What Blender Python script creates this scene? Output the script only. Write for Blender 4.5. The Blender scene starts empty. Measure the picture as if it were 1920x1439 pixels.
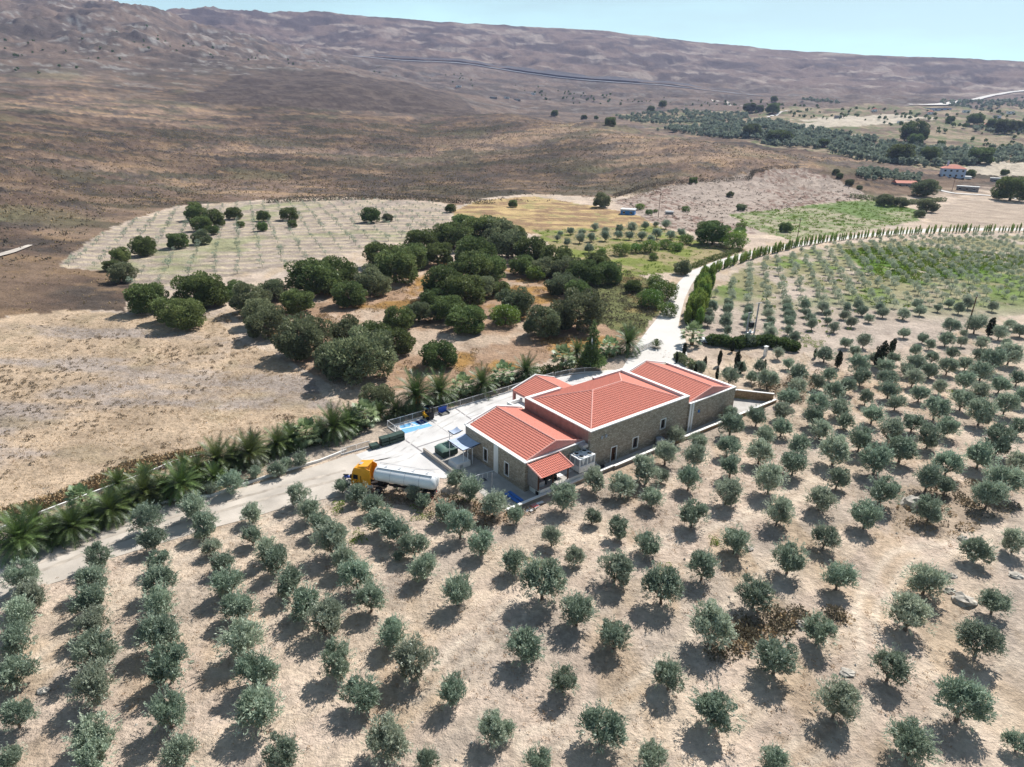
import bpy, math, random
import numpy as np
from mathutils import Matrix, Vector
random.seed(7); R = math.radians
scene = bpy.context.scene; COL = scene.collection

# ---------------------------------------------------------------- camera
CAM_F, CAM_HY, CAM_ROLL, CAM_H = 1200.0, 228.0, math.radians(1.0), 45.0     # focal length in pixels of a 1920 px wide picture
PITCH = math.atan((719.5-CAM_HY)/CAM_F)
cam_d = bpy.data.cameras.new('camera'); cam = bpy.data.objects.new('camera', cam_d); COL.objects.link(cam)
cam_d.sensor_width = 36; cam_d.lens = 36*CAM_F/1920; cam_d.clip_end = 30000; cam_d.clip_start = .5
cam.location = (0, 0, CAM_H)
cam.rotation_euler = (Matrix.Rotation(math.pi/2-PITCH, 3, 'X') @ Matrix.Rotation(CAM_ROLL, 3, 'Z')).to_euler()
scene.camera = cam

# ---------------------------------------------------------------- sky, sun, exposure
SUN_AZ, SUN_EL = math.radians(54), math.radians(47)     # azimuth from +X towards +Y
world = bpy.data.worlds.new('World'); scene.world = world; world.use_nodes = True
wn = world.node_tree; wn.nodes.clear()
sky = wn.nodes.new('ShaderNodeTexSky'); sky.sky_type = 'NISHITA'; sky.sun_disc = False
sky.sun_elevation = SUN_EL; sky.sun_rotation = math.pi/2-SUN_AZ
sky.air_density = 1.2; sky.dust_density = 1.2; sky.ozone_density = 1.0; sky.altitude = 100
tc = wn.nodes.new('ShaderNodeTexCoord'); mp = wn.nodes.new('ShaderNodeMapping'); mp.inputs['Scale'].default_value = (1.2, 1.2, 7)
nz = wn.nodes.new('ShaderNodeTexNoise'); nz.inputs['Scale'].default_value = 1.6; nz.inputs['Detail'].default_value = 7; nz.inputs['Roughness'].default_value = .55
rp = wn.nodes.new('ShaderNodeValToRGB'); rp.color_ramp.elements[0].position = .45; rp.color_ramp.elements[1].position = .75
rp.color_ramp.elements[0].color = (0, 0, 0, 1); rp.color_ramp.elements[1].color = (.4, .4, .4, 1)
mx = wn.nodes.new('ShaderNodeMix'); mx.data_type = 'RGBA'; mx.inputs[7].default_value = (12.5, 19.5, 19.8, 1)
bg = wn.nodes.new('ShaderNodeBackground'); bg.inputs[1].default_value = .05
wo = wn.nodes.new('ShaderNodeOutputWorld'); L = wn.links.new
L(tc.outputs['Generated'], mp.inputs[0]); L(mp.outputs[0], nz.inputs['Vector']); L(nz.outputs[0], rp.inputs[0])
sx = wn.nodes.new('ShaderNodeSeparateXYZ'); L(tc.outputs['Generated'], sx.inputs[0]); hz = wn.nodes.new('ShaderNodeMapRange'); hz.inputs['From Min'].default_value = .32; hz.inputs['From Max'].default_value = 0; hz.inputs['To Max'].default_value = .88
L(sx.outputs['Z'], hz.inputs[0]); hm = wn.nodes.new('ShaderNodeMath'); hm.operation = 'ADD'; hm.use_clamp = True; L(hz.outputs[0], hm.inputs[0]); L(rp.outputs[0], hm.inputs[1]); L(hm.outputs[0], mx.inputs[0]); L(sky.outputs[0], mx.inputs[6]); L(mx.outputs[2], bg.inputs[0]); L(bg.outputs[0], wo.inputs[0])
sd = bpy.data.lights.new('sun', 'SUN'); sd.energy = 5.0; sd.angle = R(.53); sd.color = (1, .95, .87)
sun = bpy.data.objects.new('sun', sd); COL.objects.link(sun)
sdir = Vector((math.cos(SUN_AZ)*math.cos(SUN_EL), math.sin(SUN_AZ)*math.cos(SUN_EL), math.sin(SUN_EL)))
sun.rotation_euler = sdir.to_track_quat('Z', 'Y').to_euler(); sun.location = (60, 90, 120)
vs = scene.view_settings; scene.display_settings.display_device = 'sRGB'
vs.view_transform = 'Standard'; vs.look = 'None'; vs.exposure = .5; vs.gamma = 1; vs.use_curve_mapping = False
scene.render.engine = 'CYCLES'; scene.cycles.max_bounces = 5; scene.cycles.diffuse_bounces = 2; scene.cycles.glossy_bounces = 2
scene.cycles.transmission_bounces = 3; scene.cycles.volume_bounces = 0; scene.cycles.transparent_max_bounces = 6
scene.cycles.use_adaptive_sampling = True; scene.cycles.use_denoising = True

# ---------------------------------------------------------------- surveying helpers: where a line of sight meets the land
def ray(px, py):
    u = (px-960)/CAM_F; v = -(py-719.5)/CAM_F
    c, s = math.cos(CAM_ROLL), math.sin(CAM_ROLL); u, v = u*c-v*s, u*s+v*c
    c, s = math.cos(PITCH), math.sin(PITCH)
    return np.array([u, c+v*s, -s+v*c])
def at(px, py, z=0.0):
    d = ray(px, py); t = (z-CAM_H)/d[2]; return np.array([d[0]*t, d[1]*t, z])
def depth(P): return P[1]*math.cos(PITCH)-(P[2]-CAM_H)*math.sin(PITCH)
def az_of(px): d = ray(px, 300); return math.atan2(d[0], d[1])

DS = np.array([0, 170, 220, 280, 350, 420, 500, 600, 700, 850, 1000, 1200, 1500, 1900, 2400, 3000, 3600, 4400.])
TAB = {   # height profile of the land along each line of sight (F flat, otherwise the picture row it reaches)
 -160: 'F 548 474 414 368 328 285 250 212 180 150 105 50 -10 -60 -90 -40',
 0:    'F 540 466 406 362 322 280 245 211 182 152 107 50 0 -50 -60 -20',
 160:  'F F F 412 373 336 294 259 222 190 156 112 62 8 -32 -45 -10',
 320:  'F F F F 377 345 306 273 233 200 166 122 66 13 40 30 60',
 400:  'F F F F 375 344 307 275 235 203 168 124 92 47 76 17 40',
 480:  'F F F F 373 343 309 277 236 205 168 127 108 66 82 21 60',
 560:  'F F F F 372 344 310 279 238 207 167 130 122 94 92 24 60',
 640:  'F F F F F 346 312 282 242 209 164 133 132 112 84 23 70',
 800:  'F F F F F 346 316 288 252 223 182 164 166 133 82 38 80',
 960:  'F F F F F 345 312 281 238 211 231 206 180 147 96 47 90',
 1120: 'F F F F F 346 306 266 227 246 237 213 187 157 106 57 95',
 1280: 'F F F F 380 338 292 261 268 262 241 213 189 166 126 78 110',
 1440: 'F F F F F 354 307 286 294 272 243 216 193 176 141 93 120',
 1600: 'F F F F F 368 317 312 292 267 242 216 196 180 151 105 130',
 1760: 'F F F F F F 356 333 304 280 252 223 202 187 160 110 140',
 1920: 'F F F F F F F 350 318 292 264 236 215 199 170 120 150',
 2080: 'F F F F F F F 358 325 300 270 240 218 202 176 130 160'}
cols = sorted(TAB); AZ = np.array([az_of(c) for c in cols]); HT = np.zeros((len(cols), len(DS)))
for i, c in enumerate(cols):
    row = TAB[c].split()
    while len(row) < len(DS)-1: row.insert(0, 'F')
    for j, r in enumerate(row):
        if r != 'F':
            d = ray(c, float(r)); HT[i, j+1] = CAM_H+d[2]*DS[j+1]/math.hypot(d[0], d[1])
# resample finely and smooth
AF = np.linspace(AZ[0], AZ[-1], 240); DF = np.concatenate([np.linspace(0, 1500, 400), np.linspace(1508, 4400, 240)])
H1 = np.array([np.interp(DF, DS, HT[i]) for i in range(len(cols))])
H2 = np.array([np.interp(AF, AZ, H1[:, j]) for j in range(len(DF))]).T
def smooth(a, n, ax):
    k = np.hanning(n+2)[1:-1]; k /= k.sum()
    pad = [(0, 0), (0, 0)]; pad[ax] = (n//2, n//2)
    return np.apply_along_axis(lambda r: np.convolve(r, k, 'valid'), ax, np.pad(a, pad, mode='edge'))
H2 = smooth(smooth(H2, 13, 0), 9, 1)
_T = [np.random.RandomState(s).rand(256, 256) for s in range(6)]
def noise(x, y, s=0):
    xi = np.floor(x).astype(int); yi = np.floor(y).astype(int); fx = x-xi; fy = y-yi
    fx = fx*fx*(3-2*fx); fy = fy*fy*(3-2*fy); T = _T[s % 6]
    g = lambda i, j: T[(xi+i) & 255, (yi+j) & 255]
    return (g(0, 0)*(1-fx)+g(1, 0)*fx)*(1-fy)+(g(0, 1)*(1-fx)+g(1, 1)*fx)*fy
def fbm(x, y, s=0, o=5, g=.5):
    a, t, n = 1., 0., 0.
    for k in range(o):
        t = t+a*noise(x*2**k+17.3*k, y*2**k+9.1*k, s+k); n += a; a *= g
    return t/n
def sstep(a, b, x): t = np.clip((x-a)/(b-a), 0, 1); return t*t*(3-2*t)
def dist_path(x, y, P):
    best = np.full(np.shape(x), 1e9)
    for a, b in zip(P[:-1], P[1:]):
        d = b-a; t = np.clip(((x-a[0])*d[0]+(y-a[1])*d[1])/(d@d), 0, 1); best = np.minimum(best, np.hypot(x-a[0]-t*d[0], y-a[1]-t*d[1]))
    return best
HIGHWAYS = []
def land(x, y):
    x = np.asarray(x, float); y = np.asarray(y, float)
    a = np.arctan2(x, y); D = np.hypot(x, y)
    ai = np.clip((a-AF[0])/(AF[-1]-AF[0])*(len(AF)-1), 0, len(AF)-1.001); i = ai.astype(int); fa = ai-i
    dj = np.interp(np.clip(D, 0, 4399), DF, np.arange(len(DF))); j = np.minimum(dj.astype(int), len(DF)-2); fd = dj-j
    z = (H2[i, j]*(1-fa)+H2[i+1, j]*fa)*(1-fd)+(H2[i, j+1]*(1-fa)+H2[i+1, j+1]*fa)*fd
    z = z*(1-sstep(R(60), R(110), np.abs(a)))
    hill = sstep(0.5, 14, z)*(1-sstep(4200, 4400, D))
    for P_ in HIGHWAYS: hill = hill*(1-.93*np.exp(-(dist_path(x, y, P_)/70)**2))
    rid = 1-np.abs(2*fbm(x/130, y/130, 1, 5)-1)
    z = z+hill*((fbm(x/60, y/60, 2, 6, .5)-.5)*(2.0+np.minimum(D, 1500)*.006)*(1-.6*sstep(2600, 3500, D))+(rid-.75)*D*.013*sstep(900, 2000, D)*(1-.8*sstep(3100, 3550, D)))
    left = sstep(R(-5), R(-22), a)*sstep(1200, 1900, D)*(hill > 0)
    for P_ in HIGHWAYS: left = left*(1-np.exp(-(dist_path(x, y, P_)/90)**2))
    q = fbm(x/70+.3*noise(x/200, y/200), y/40, 3, 6, .6)
    z = z+left*(np.floor(q*9)/9+sstep(.6, 1, (q*9) % 1)/9-.5)*36
    return z
def land1(x, y): return float(land(np.array([x]), np.array([y]))[0])
def hit(px, py):
    d = ray(px, py); n = math.hypot(d[0], d[1]); S = np.concatenate([np.arange(30, 1500, 2.), np.arange(1500, 4400, 6.)])
    X = d[0]/n*S; Y = d[1]/n*S; Z = CAM_H+d[2]/n*S; b = np.nonzero(Z <= land(X, Y))[0]
    k = b[0] if len(b) else len(S)-1
    return np.array([X[k], Y[k], land1(X[k], Y[k])])
def pip(x, y, poly):
    x = np.asarray(x); y = np.asarray(y); inside = np.zeros(x.shape, bool); n = len(poly)
    for i in range(n):
        x1, y1 = poly[i][:2]; x2, y2 = poly[(i+1) % n][:2]
        if y1 == y2: continue
        c = ((y1 > y) != (y2 > y)) & (x < (x2-x1)*(y-y1)/(y2-y1)+x1); inside ^= c
    return inside

_h = [[hit(*p)[:2] for p in ((655, 104), (760, 114), (860, 122), (960, 133), (1080, 147), (1160, 156), (1260, 163), (1360, 170), (1440, 176))], [hit(*p)[:2] for p in ((1700, 196), (1760, 194), (1800, 186), (1860, 177), (1925, 169), (1990, 164))]]
HIGHWAYS = _h
# ---------------------------------------------------------------- materials
def mat(name, col, rough=.8, metal=0, var=.12, scale=3., bump=0., bscale=20., spec=.3, obj_var=0.):
    m = bpy.data.materials.new(name); m.use_nodes = True; nt = m.node_tree; b = nt.nodes['Principled BSDF']
    b.inputs['Roughness'].default_value = rough; b.inputs['Metallic'].default_value = metal; b.inputs['Specular IOR Level'].default_value = spec
    t = nt.nodes.new('ShaderNodeTexCoord'); n = nt.nodes.new('ShaderNodeTexNoise'); n.inputs['Scale'].default_value = scale; n.inputs['Detail'].default_value = 6
    nt.links.new(t.outputs['Object'], n.inputs['Vector'])
    mr = nt.nodes.new('ShaderNodeMapRange'); mr.inputs['To Min'].default_value = 1-var*2; mr.inputs['To Max'].default_value = 1+var*2
    mr.inputs['From Min'].default_value = .2; mr.inputs['From Max'].default_value = .8
    nt.links.new(n.outputs[0], mr.inputs['Value'])
    v = nt.nodes.new('ShaderNodeVectorMath'); v.operation = 'SCALE'; v.inputs[0].default_value = col[:3]
    nt.links.new(mr.outputs[0], v.inputs['Scale']); nt.links.new(v.outputs[0], b.inputs['Base Color'])
    if bump:
        n2 = nt.nodes.new('ShaderNodeTexNoise'); n2.inputs['Scale'].default_value = bscale; n2.inputs['Detail'].default_value = 4
        nt.links.new(t.outputs['Object'], n2.inputs['Vector'])
        bp = nt.nodes.new('ShaderNodeBump'); bp.inputs['Strength'].default_value = bump; bp.inputs['Distance'].default_value = .1
        nt.links.new(n2.outputs[0], bp.inputs['Height']); nt.links.new(bp.outputs[0], b.inputs['Normal'])
    return m
def leaf_mat(name, c1, c2, trans=.22, gloss=.08):
    m = bpy.data.materials.new(name); m.use_nodes = True; nt = m.node_tree; nt.nodes.clear(); N = nt.nodes.new; K = nt.links.new
    at_ = N('ShaderNodeAttribute'); at_.attribute_name = 'tint'; oi = N('ShaderNodeObjectInfo')
    mx = N('ShaderNodeMix'); mx.data_type = 'RGBA'; mx.inputs[6].default_value = (*c1, 1); mx.inputs[7].default_value = (*c2, 1)
    K(at_.outputs['Fac'], mx.inputs[0])
    mr = N('ShaderNodeMapRange'); mr.inputs['To Min'].default_value = .78; mr.inputs['To Max'].default_value = 1.22; K(oi.outputs['Random'], mr.inputs[0])
    hs = N('ShaderNodeHueSaturation'); K(mx.outputs[2], hs.inputs['Color']); K(mr.outputs[0], hs.inputs['Value'])
    mr2 = N('ShaderNodeMapRange'); mr2.inputs['To Min'].default_value = .475; mr2.inputs['To Max'].default_value = .515
    fr = N('ShaderNodeMath'); fr.operation = 'FRACT'; ml = N('ShaderNodeMath'); ml.operation = 'MULTIPLY'; ml.inputs[1].default_value = 7.31
    K(oi.outputs['Random'], ml.inputs[0]); K(ml.outputs[0], fr.inputs[0]); K(fr.outputs[0], mr2.inputs[0]); K(mr2.outputs[0], hs.inputs['Hue'])
    d = N('ShaderNodeBsdfDiffuse'); t = N('ShaderNodeBsdfTranslucent'); s = N('ShaderNodeMixShader'); s.inputs[0].default_value = trans
    K(hs.outputs[0], d.inputs[0]); K(hs.outputs[0], t.inputs[0]); K(d.outputs[0], s.inputs[1]); K(t.outputs[0], s.inputs[2])
    g = N('ShaderNodeBsdfGlossy'); g.inputs['Roughness'].default_value = .45; g.inputs['Color'].default_value = (.8, .85, .9, 1)
    s2 = N('ShaderNodeMixShader'); s2.inputs[0].default_value = gloss; K(s.outputs[0], s2.inputs[1]); K(g.outputs[0], s2.inputs[2])
    o = N('ShaderNodeOutputMaterial'); K(s2.outputs[0], o.inputs[0]); return m

def stone_mat(name, c1, c2, c3, sc=3.2):
    m = bpy.data.materials.new(name); m.use_nodes = True; nt = m.node_tree; b = nt.nodes['Principled BSDF']; b.inputs['Roughness'].default_value = .9; N = nt.nodes.new; K = nt.links.new
    t = N('ShaderNodeTexCoord'); mp = N('ShaderNodeMapping'); mp.inputs['Scale'].default_value = (1, 1, 1.9)
    dn = N('ShaderNodeTexNoise'); dn.inputs['Scale'].default_value = 2.; dn.inputs['Detail'].default_value = 3
    K(t.outputs['Object'], mp.inputs[0]); K(t.outputs['Object'], dn.inputs['Vector'])
    ad = N('ShaderNodeVectorMath'); ad.operation = 'MULTIPLY_ADD'; ad.inputs[1].default_value = (.25, .25, .25); K(dn.outputs['Color'], ad.inputs[0]); K(mp.outputs[0], ad.inputs[2])
    v = N('ShaderNodeTexVoronoi'); v.inputs['Scale'].default_value = sc; K(ad.outputs[0], v.inputs['Vector'])
    v2 = N('ShaderNodeTexVoronoi'); v2.feature = 'DISTANCE_TO_EDGE'; v2.inputs['Scale'].default_value = sc; K(ad.outputs[0], v2.inputs['Vector'])
    se = N('ShaderNodeSeparateColor'); K(v.outputs['Color'], se.inputs[0])
    cr = N('ShaderNodeValToRGB'); e = cr.color_ramp.elements; e[0].color = (*c1, 1); e[1].color = (*c3, 1); x = e.new(.5); x.color = (*c2, 1); K(se.outputs[0], cr.inputs[0])
    lt = N('ShaderNodeMapRange'); lt.inputs['From Max'].default_value = .07; K(v2.outputs[0], lt.inputs[0])
    mx = N('ShaderNodeMix'); mx.data_type = 'RGBA'; mx.inputs[6].default_value = (c1[0]*.55, c1[1]*.55, c1[2]*.55, 1); K(lt.outputs[0], mx.inputs[0]); K(cr.outputs[0], mx.inputs[7]); K(mx.outputs[2], b.inputs['Base Color'])
    bp = N('ShaderNodeBump'); bp.inputs['Strength'].default_value = .8; bp.inputs['Distance'].default_value = .05; K(lt.outputs[0], bp.inputs['Height']); K(bp.outputs[0], b.inputs['Normal'])
    return m

M = {}
M['stone'] = stone_mat('rubble_stone', (.30, .25, .19), (.41, .345, .27), (.54, .465, .375))
M['ochrestone'] = stone_mat('ochre_stone', (.30, .19, .10), (.40, .27, .15), (.46, .33, .2))
M['white'] = mat('white_render', (.80, .79, .78), .85, var=.035, scale=1.2, bump=.05)
M['pinkplaster'] = mat('salmon_plaster', (.60, .27, .24), .85, var=.04, scale=2.)
M['pinkwall'] = mat('brown_pink_plaster', (.34, .20, .17), .9, var=.15, scale=1.2, bump=.1)
M['tile'] = mat('clay_tile', (.59, .205, .155), .75, var=.22, scale=9., bump=.1, bscale=40)
M['ridge'] = mat('ridge_tile', (.72, .36, .31), .75, var=.12, scale=5.)
M['concrete'] = mat('pale_concrete', (.56, .55, .55), .85, var=.10, scale=.3, bump=.06, bscale=8)
M['joint'] = mat('joint_grey', (.25, .24, .25), .9)
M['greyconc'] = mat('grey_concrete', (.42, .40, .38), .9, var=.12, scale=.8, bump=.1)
M['whitepaint'] = mat('white_paint', (.82, .83, .85), .35, var=.03, scale=1.5, spec=.5)
M['tankwhite'] = mat('tank_white_paint', (.80, .81, .83), .6, var=.05, scale=.8, spec=.3)
M['tyremark'] = mat('tyre_mark', (.50, .49, .485), .9, var=.2, scale=.7)
M['orange'] = mat('orange_paint', (.85, .37, .02), .35, var=.06, scale=2., spec=.5)
M['dark'] = mat('dark_rubber', (.02, .02, .022), .7, var=.3)
M['glass'] = mat('dark_glass', (.015, .02, .03), .12, var=.1, spec=.6)
M['steel'] = mat('galvanised_steel', (.50, .51, .53), .45, .5, var=.1)
M['greytank'] = mat('grey_plastic', (.36, .38, .42), .5, var=.08)
M['blue'] = mat('blue_paint', (.02, .08, .42), .5, var=.1)
M['lightblue'] = mat('light_blue_paint', (.16, .40, .68), .8, var=.12, scale=1.5)
M['slideblue'] = mat('blue_plastic', (.05, .18, .55), .4, var=.08)
M['navy'] = mat('navy_paint', (.02, .04, .20), .8, var=.1)
M['red'] = mat('red_paint', (.6, .03, .02), .5)
M['wood'] = mat('dark_wood', (.10, .045, .025), .8, var=.25, scale=6)
M['bark'] = mat('grey_bark', (.17, .13, .10), .95, var=.3, scale=8, bump=.4)
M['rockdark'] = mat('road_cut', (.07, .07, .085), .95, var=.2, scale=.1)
M['palmbark'] = mat('palm_trunk', (.20, .12, .06), .95, var=.35, scale=9, bump=.5)
M['crate'] = mat('green_crate', (.035, .065, .055), .6, var=.2, scale=4)
M['tarp'] = mat('green_tarp', (.12, .20, .17), .6, var=.12, scale=2, bump=.2, bscale=6)
M['fabric'] = mat('blue_grey_canopy', (.42, .50, .66), .8, var=.08, scale=2)
M['mesh'] = mat('fence_mesh_grey', (.16, .16, .15), .7, var=.1)
M['yellow'] = mat('yellow_paint', (.72, .38, .02), .5)
M['mud'] = mat('dust_grey', (.3, .27, .24), .9)
M['rock'] = mat('limestone', (.42, .39, .35), .95, var=.25, scale=1.5, bump=.8, bscale=3)
M['carblue'] = mat('pale_blue_car_paint', (.45, .56, .72), .25, var=.03, spec=.6)
M['roofred'] = mat('far_roof_red', (.50, .17, .12), .8, var=.1, scale=1)
M['bluewall'] = mat('pale_blue_wall', (.50, .56, .70), .85, var=.05)
M['hutblue'] = mat('hut_blue', (.06, .20, .48), .7, var=.15, scale=1)
M['sheetgrey'] = mat('sheet_roof_grey', (.55, .56, .58), .6, var=.1)
M['blockgrey'] = mat('block_wall_grey', (.26, .24, .23), .9, var=.15)
M['road'] = mat('dirt_road', (.47, .425, .38), .95, var=.14, scale=.25, bump=.15, bscale=3)
M['rut'] = mat('worn_track', (.40, .355, .31), .95, var=.2, scale=.8)
M['paleroad'] = mat('pale_road', (.58, .56, .54), .95, var=.06, scale=.12, bump=.1, bscale=2)
M['asphalt'] = mat('far_asphalt', (.26, .27, .30), .9)
M['oliveleaf'] = leaf_mat('olive_leaf', (.095, .14, .095), (.46, .55, .42), .32, .04)
M['oliveleaf2'] = leaf_mat('grey_olive_leaf', (.17, .21, .15), (.52, .58, .45), .32, .04)
M['oakleaf'] = leaf_mat('oak_leaf', (.055, .085, .03), (.23, .30, .115), .3, .015)
M['oakleaf2'] = leaf_mat('grey_oak_leaf', (.09, .11, .06), (.29, .33, .19), .3, .015)
M['greenleaf'] = leaf_mat('fresh_green_leaf', (.06, .13, .02), (.22, .34, .06), .3, .05)
M['palmleaf'] = leaf_mat('palm_leaf', (.022, .042, .012), (.14, .20, .055), .2, .05)
M['fanleaf'] = leaf_mat('fan_palm_leaf', (.08, .14, .05), (.33, .42, .22), .25, .05)
M['cypress'] = leaf_mat('cypress_leaf', (.012, .022, .010), (.035, .055, .02), .1, .03)
M['reed'] = leaf_mat('reed_leaf', (.10, .17, .035), (.34, .46, .12), .38, .02)
M['shrubbrown'] = leaf_mat('spiny_shrub', (.26, .18, .105), (.52, .38, .23), .1, 0.)
M['shrubgrey'] = leaf_mat('grey_shrub', (.13, .115, .08), (.28, .24, .17), .1, 0.)
M['shrubdark'] = leaf_mat('dark_heath_shrub', (.07, .062, .048), (.20, .18, .135), .1, 0.)
M['drygrass'] = leaf_mat('dry_grass', (.30, .21, .11), (.56, .43, .26), .3, 0.)
M['greenweed'] = leaf_mat('green_weed', (.10, .19, .03), (.26, .40, .07), .3, 0.)
M['fruit'] = mat('palm_fruit', (.6, .25, .03), .7)

# ---------------------------------------------------------------- mesh helpers
class MB:
    def __init__(s): s.v = []; s.f = []; s.n = 0
    def add(s, v, f):
        v = np.asarray(v, float).reshape(-1, 3); s.v.append(v); s.f += [tuple(i+s.n for i in q) for q in f]; s.n += len(v); return s
    def box(s, x0, x1, y0, y1, z0, z1, M_=None):
        v = np.array([(x0, y0, z0), (x1, y0, z0), (x1, y1, z0), (x0, y1, z0), (x0, y0, z1), (x1, y0, z1), (x1, y1, z1), (x0, y1, z1)], float)
        if M_ is not None: v = np.array([tuple(M_ @ Vector(p)) for p in v])
        return s.add(v, [(0, 3, 2, 1), (4, 5, 6, 7), (0, 1, 5, 4), (1, 2, 6, 5), (2, 3, 7, 6), (3, 0, 4, 7)])
    def prism(s, poly, z0, z1):
        n = len(poly); a = sum(poly[i][0]*poly[(i+1) % n][1]-poly[(i+1) % n][0]*poly[i][1] for i in range(n))
        if a < 0: poly = poly[::-1]
        v = [(p[0], p[1], z0) for p in poly]+[(p[0], p[1], z1) for p in poly]
        return s.add(v, [tuple(range(n-1, -1, -1)), tuple(range(n, 2*n))]+[(i, (i+1) % n, n+(i+1) % n, n+i) for i in range(n)])
    def tube(s, pts, rad, n=6, cap=True):
        pts = [np.array(p, float) for p in pts]; rad = rad if hasattr(rad, '__len__') else [rad]*len(pts); V = []
        for i, p in enumerate(pts):
            d = pts[min(i+1, len(pts)-1)]-pts[max(i-1, 0)]; d /= (np.linalg.norm(d)+1e-9)
            a = np.cross(d, (0, 0, 1.)) if abs(d[2]) < .95 else np.cross(d, (1., 0, 0)); a /= np.linalg.norm(a); b = np.cross(d, a)
            for k in range(n):
                t = 2*math.pi*k/n; V.append(p+rad[i]*(a*math.cos(t)+b*math.sin(t)))
        F = [(i*n+k, i*n+(k+1) % n, (i+1)*n+(k+1) % n, (i+1)*n+k) for i in range(len(pts)-1) for k in range(n)]
        if cap: F += [tuple(range(n-1, -1, -1)), tuple((len(pts)-1)*n+k for k in range(n))]
        return s.add(V, F)
    def lathe(s, prof, n=16, c=(0, 0, 0), cap=True):
        V = [(c[0]+r*math.cos(2*math.pi*k/n), c[1]+r*math.sin(2*math.pi*k/n), c[2]+z) for r, z in prof for k in range(n)]
        F = [(i*n+k, i*n+(k+1) % n, (i+1)*n+(k+1) % n, (i+1)*n+k) for i in range(len(prof)-1) for k in range(n)]
        return s.add(V, F+([tuple(range(n-1, -1, -1)), tuple((len(prof)-1)*n+k for k in range(n))] if cap else []))
    def mesh(s, name):
        me = bpy.data.meshes.new(name); me.from_pydata([tuple(p) for p in np.concatenate(s.v)], [], s.f); me.update(); return me
    def build(s, name, m, parent=None, smooth_=False):
        me = s.mesh(name); me.materials.append(M[m] if isinstance(m, str) else m)
        if smooth_: me.polygons.foreach_set('use_smooth', [True]*len(me.polygons))
        return link(name, me, parent)
def link(name, me, parent=None):
    o = bpy.data.objects.new(name, me); COL.objects.link(o); o.parent = parent; return o
def tag(o, label=None, cat=None, group=None, kind=None):
    for k, v in (('label', label), ('category', cat), ('group', group), ('kind', kind)):
        if v: o[k] = v
    return o
def thing(name, label, cat, loc=(0, 0, 0), rz=0, group=None):
    o = bpy.data.objects.new(name, None); COL.objects.link(o); o.location = tuple(loc); o.rotation_euler = (0, 0, rz); o.empty_display_size = .3
    return tag(o, label, cat, group)
def quads_mesh(name, V, tint, m, tri=False):
    """V: (n,k,3) loose faces of k corners; tint: (n,) 0..1"""
    n, k = V.shape[:2]; me = bpy.data.meshes.new(name); me.vertices.add(n*k); me.vertices.foreach_set('co', V.reshape(-1).astype(np.float32))
    me.loops.add(n*k); me.loops.foreach_set('vertex_index', np.arange(n*k, dtype=np.int32))
    me.polygons.add(n); me.polygons.foreach_set('loop_start', np.arange(0, n*k, k, dtype=np.int32)); me.polygons.foreach_set('loop_total', np.full(n, k, np.int32))
    a = me.attributes.new('tint', 'FLOAT', 'POINT'); a.data.foreach_set('value', np.repeat(tint, k).astype(np.float32))
    me.materials.append(m); me.update(calc_edges=True); return me
def leaves(rs, centres, radii, n, ll, lw, shell=.5, up=.3, flat=1.):
    """n leaves on lumpy shells round the given centres -> (n,4,3), tint"""
    centres = np.asarray(centres, float); radii = np.asarray(radii, float)
    w = radii**2; idx = rs.choice(len(centres), n, p=w/w.sum())
    d = rs.normal(size=(n, 3)); d /= np.linalg.norm(d, axis=1)[:, None]
    r = radii[idx]*(shell+(1-shell)*rs.rand(n)**.6)
    P = centres[idx]+d*r[:, None]*np.array([1, 1, flat])
    ax = d+rs.normal(size=(n, 3))*.5+np.array([0, 0, up]); ax /= np.linalg.norm(ax, axis=1)[:, None]
    side = np.cross(ax, rs.normal(size=(n, 3))); side /= (np.linalg.norm(side, axis=1)[:, None]+1e-9)
    L_ = ll*(.7+.6*rs.rand(n))[:, None]; W_ = lw*(.7+.6*rs.rand(n))[:, None]
    V = np.stack([P-ax*L_*.5, P+side*W_*.5, P+ax*L_*.5, P-side*W_*.5], 1)
    clump = rs.rand(len(centres))[idx]
    return V, np.clip(.55*rs.rand(n)+.45*clump, 0, 1)
# ================================================================ THE SETTING
def gp(*pts): return [tuple(hit(x, y)[:2]) for x, y in pts]       # outline of a patch of land, surveyed to ground points
def W3(u, v, z=0.0):                                              # winery yard frame (u along the long stone front, v away from it)
    c, s = math.cos(R(38)), math.sin(R(38)); return (OX+u*c-v*s, OY+u*s+v*c, z)
OX, OY = 10.849, 78.132
Z = {}
Z['field'] = gp((-60, 612), (0, 600), (110, 585), (260, 592), (400, 600), (450, 640), (560, 700), (640, 775), (735, 765), (700, 795), (620, 820), (540, 845), (430, 870), (300, 905), (120, 960), (0, 1000), (-80, 1030))
Z['orchard'] = gp((108, 500), (165, 455), (215, 428), (330, 390), (500, 378), (640, 373), (800, 380), (850, 396), (835, 425), (800, 450), (700, 465), (560, 495), (480, 512), (400, 525), (330, 548), (250, 545), (235, 510))
Z['gold'] = gp((848, 396), (900, 376), (1000, 368), (1120, 388), (1200, 405), (1235, 425), (1100, 432), (1000, 440), (930, 418), (860, 425))
Z['oakfloor'] = gp((440, 560), (640, 540), (820, 490), (1000, 500), (1180, 520), (1235, 545), (1200, 640), (1150, 650), (1000, 690), (860, 725), (735, 765), (640, 740), (560, 690))
Z['scrub'] = gp((1060, 530), (1180, 510), (1240, 530), (1235, 580), (1190, 640), (1130, 610), (1090, 600))
Z['figs'] = gp((1000, 432), (1235, 425), (1330, 460), (1400, 470), (1290, 510), (1180, 520), (1060, 500))
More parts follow.
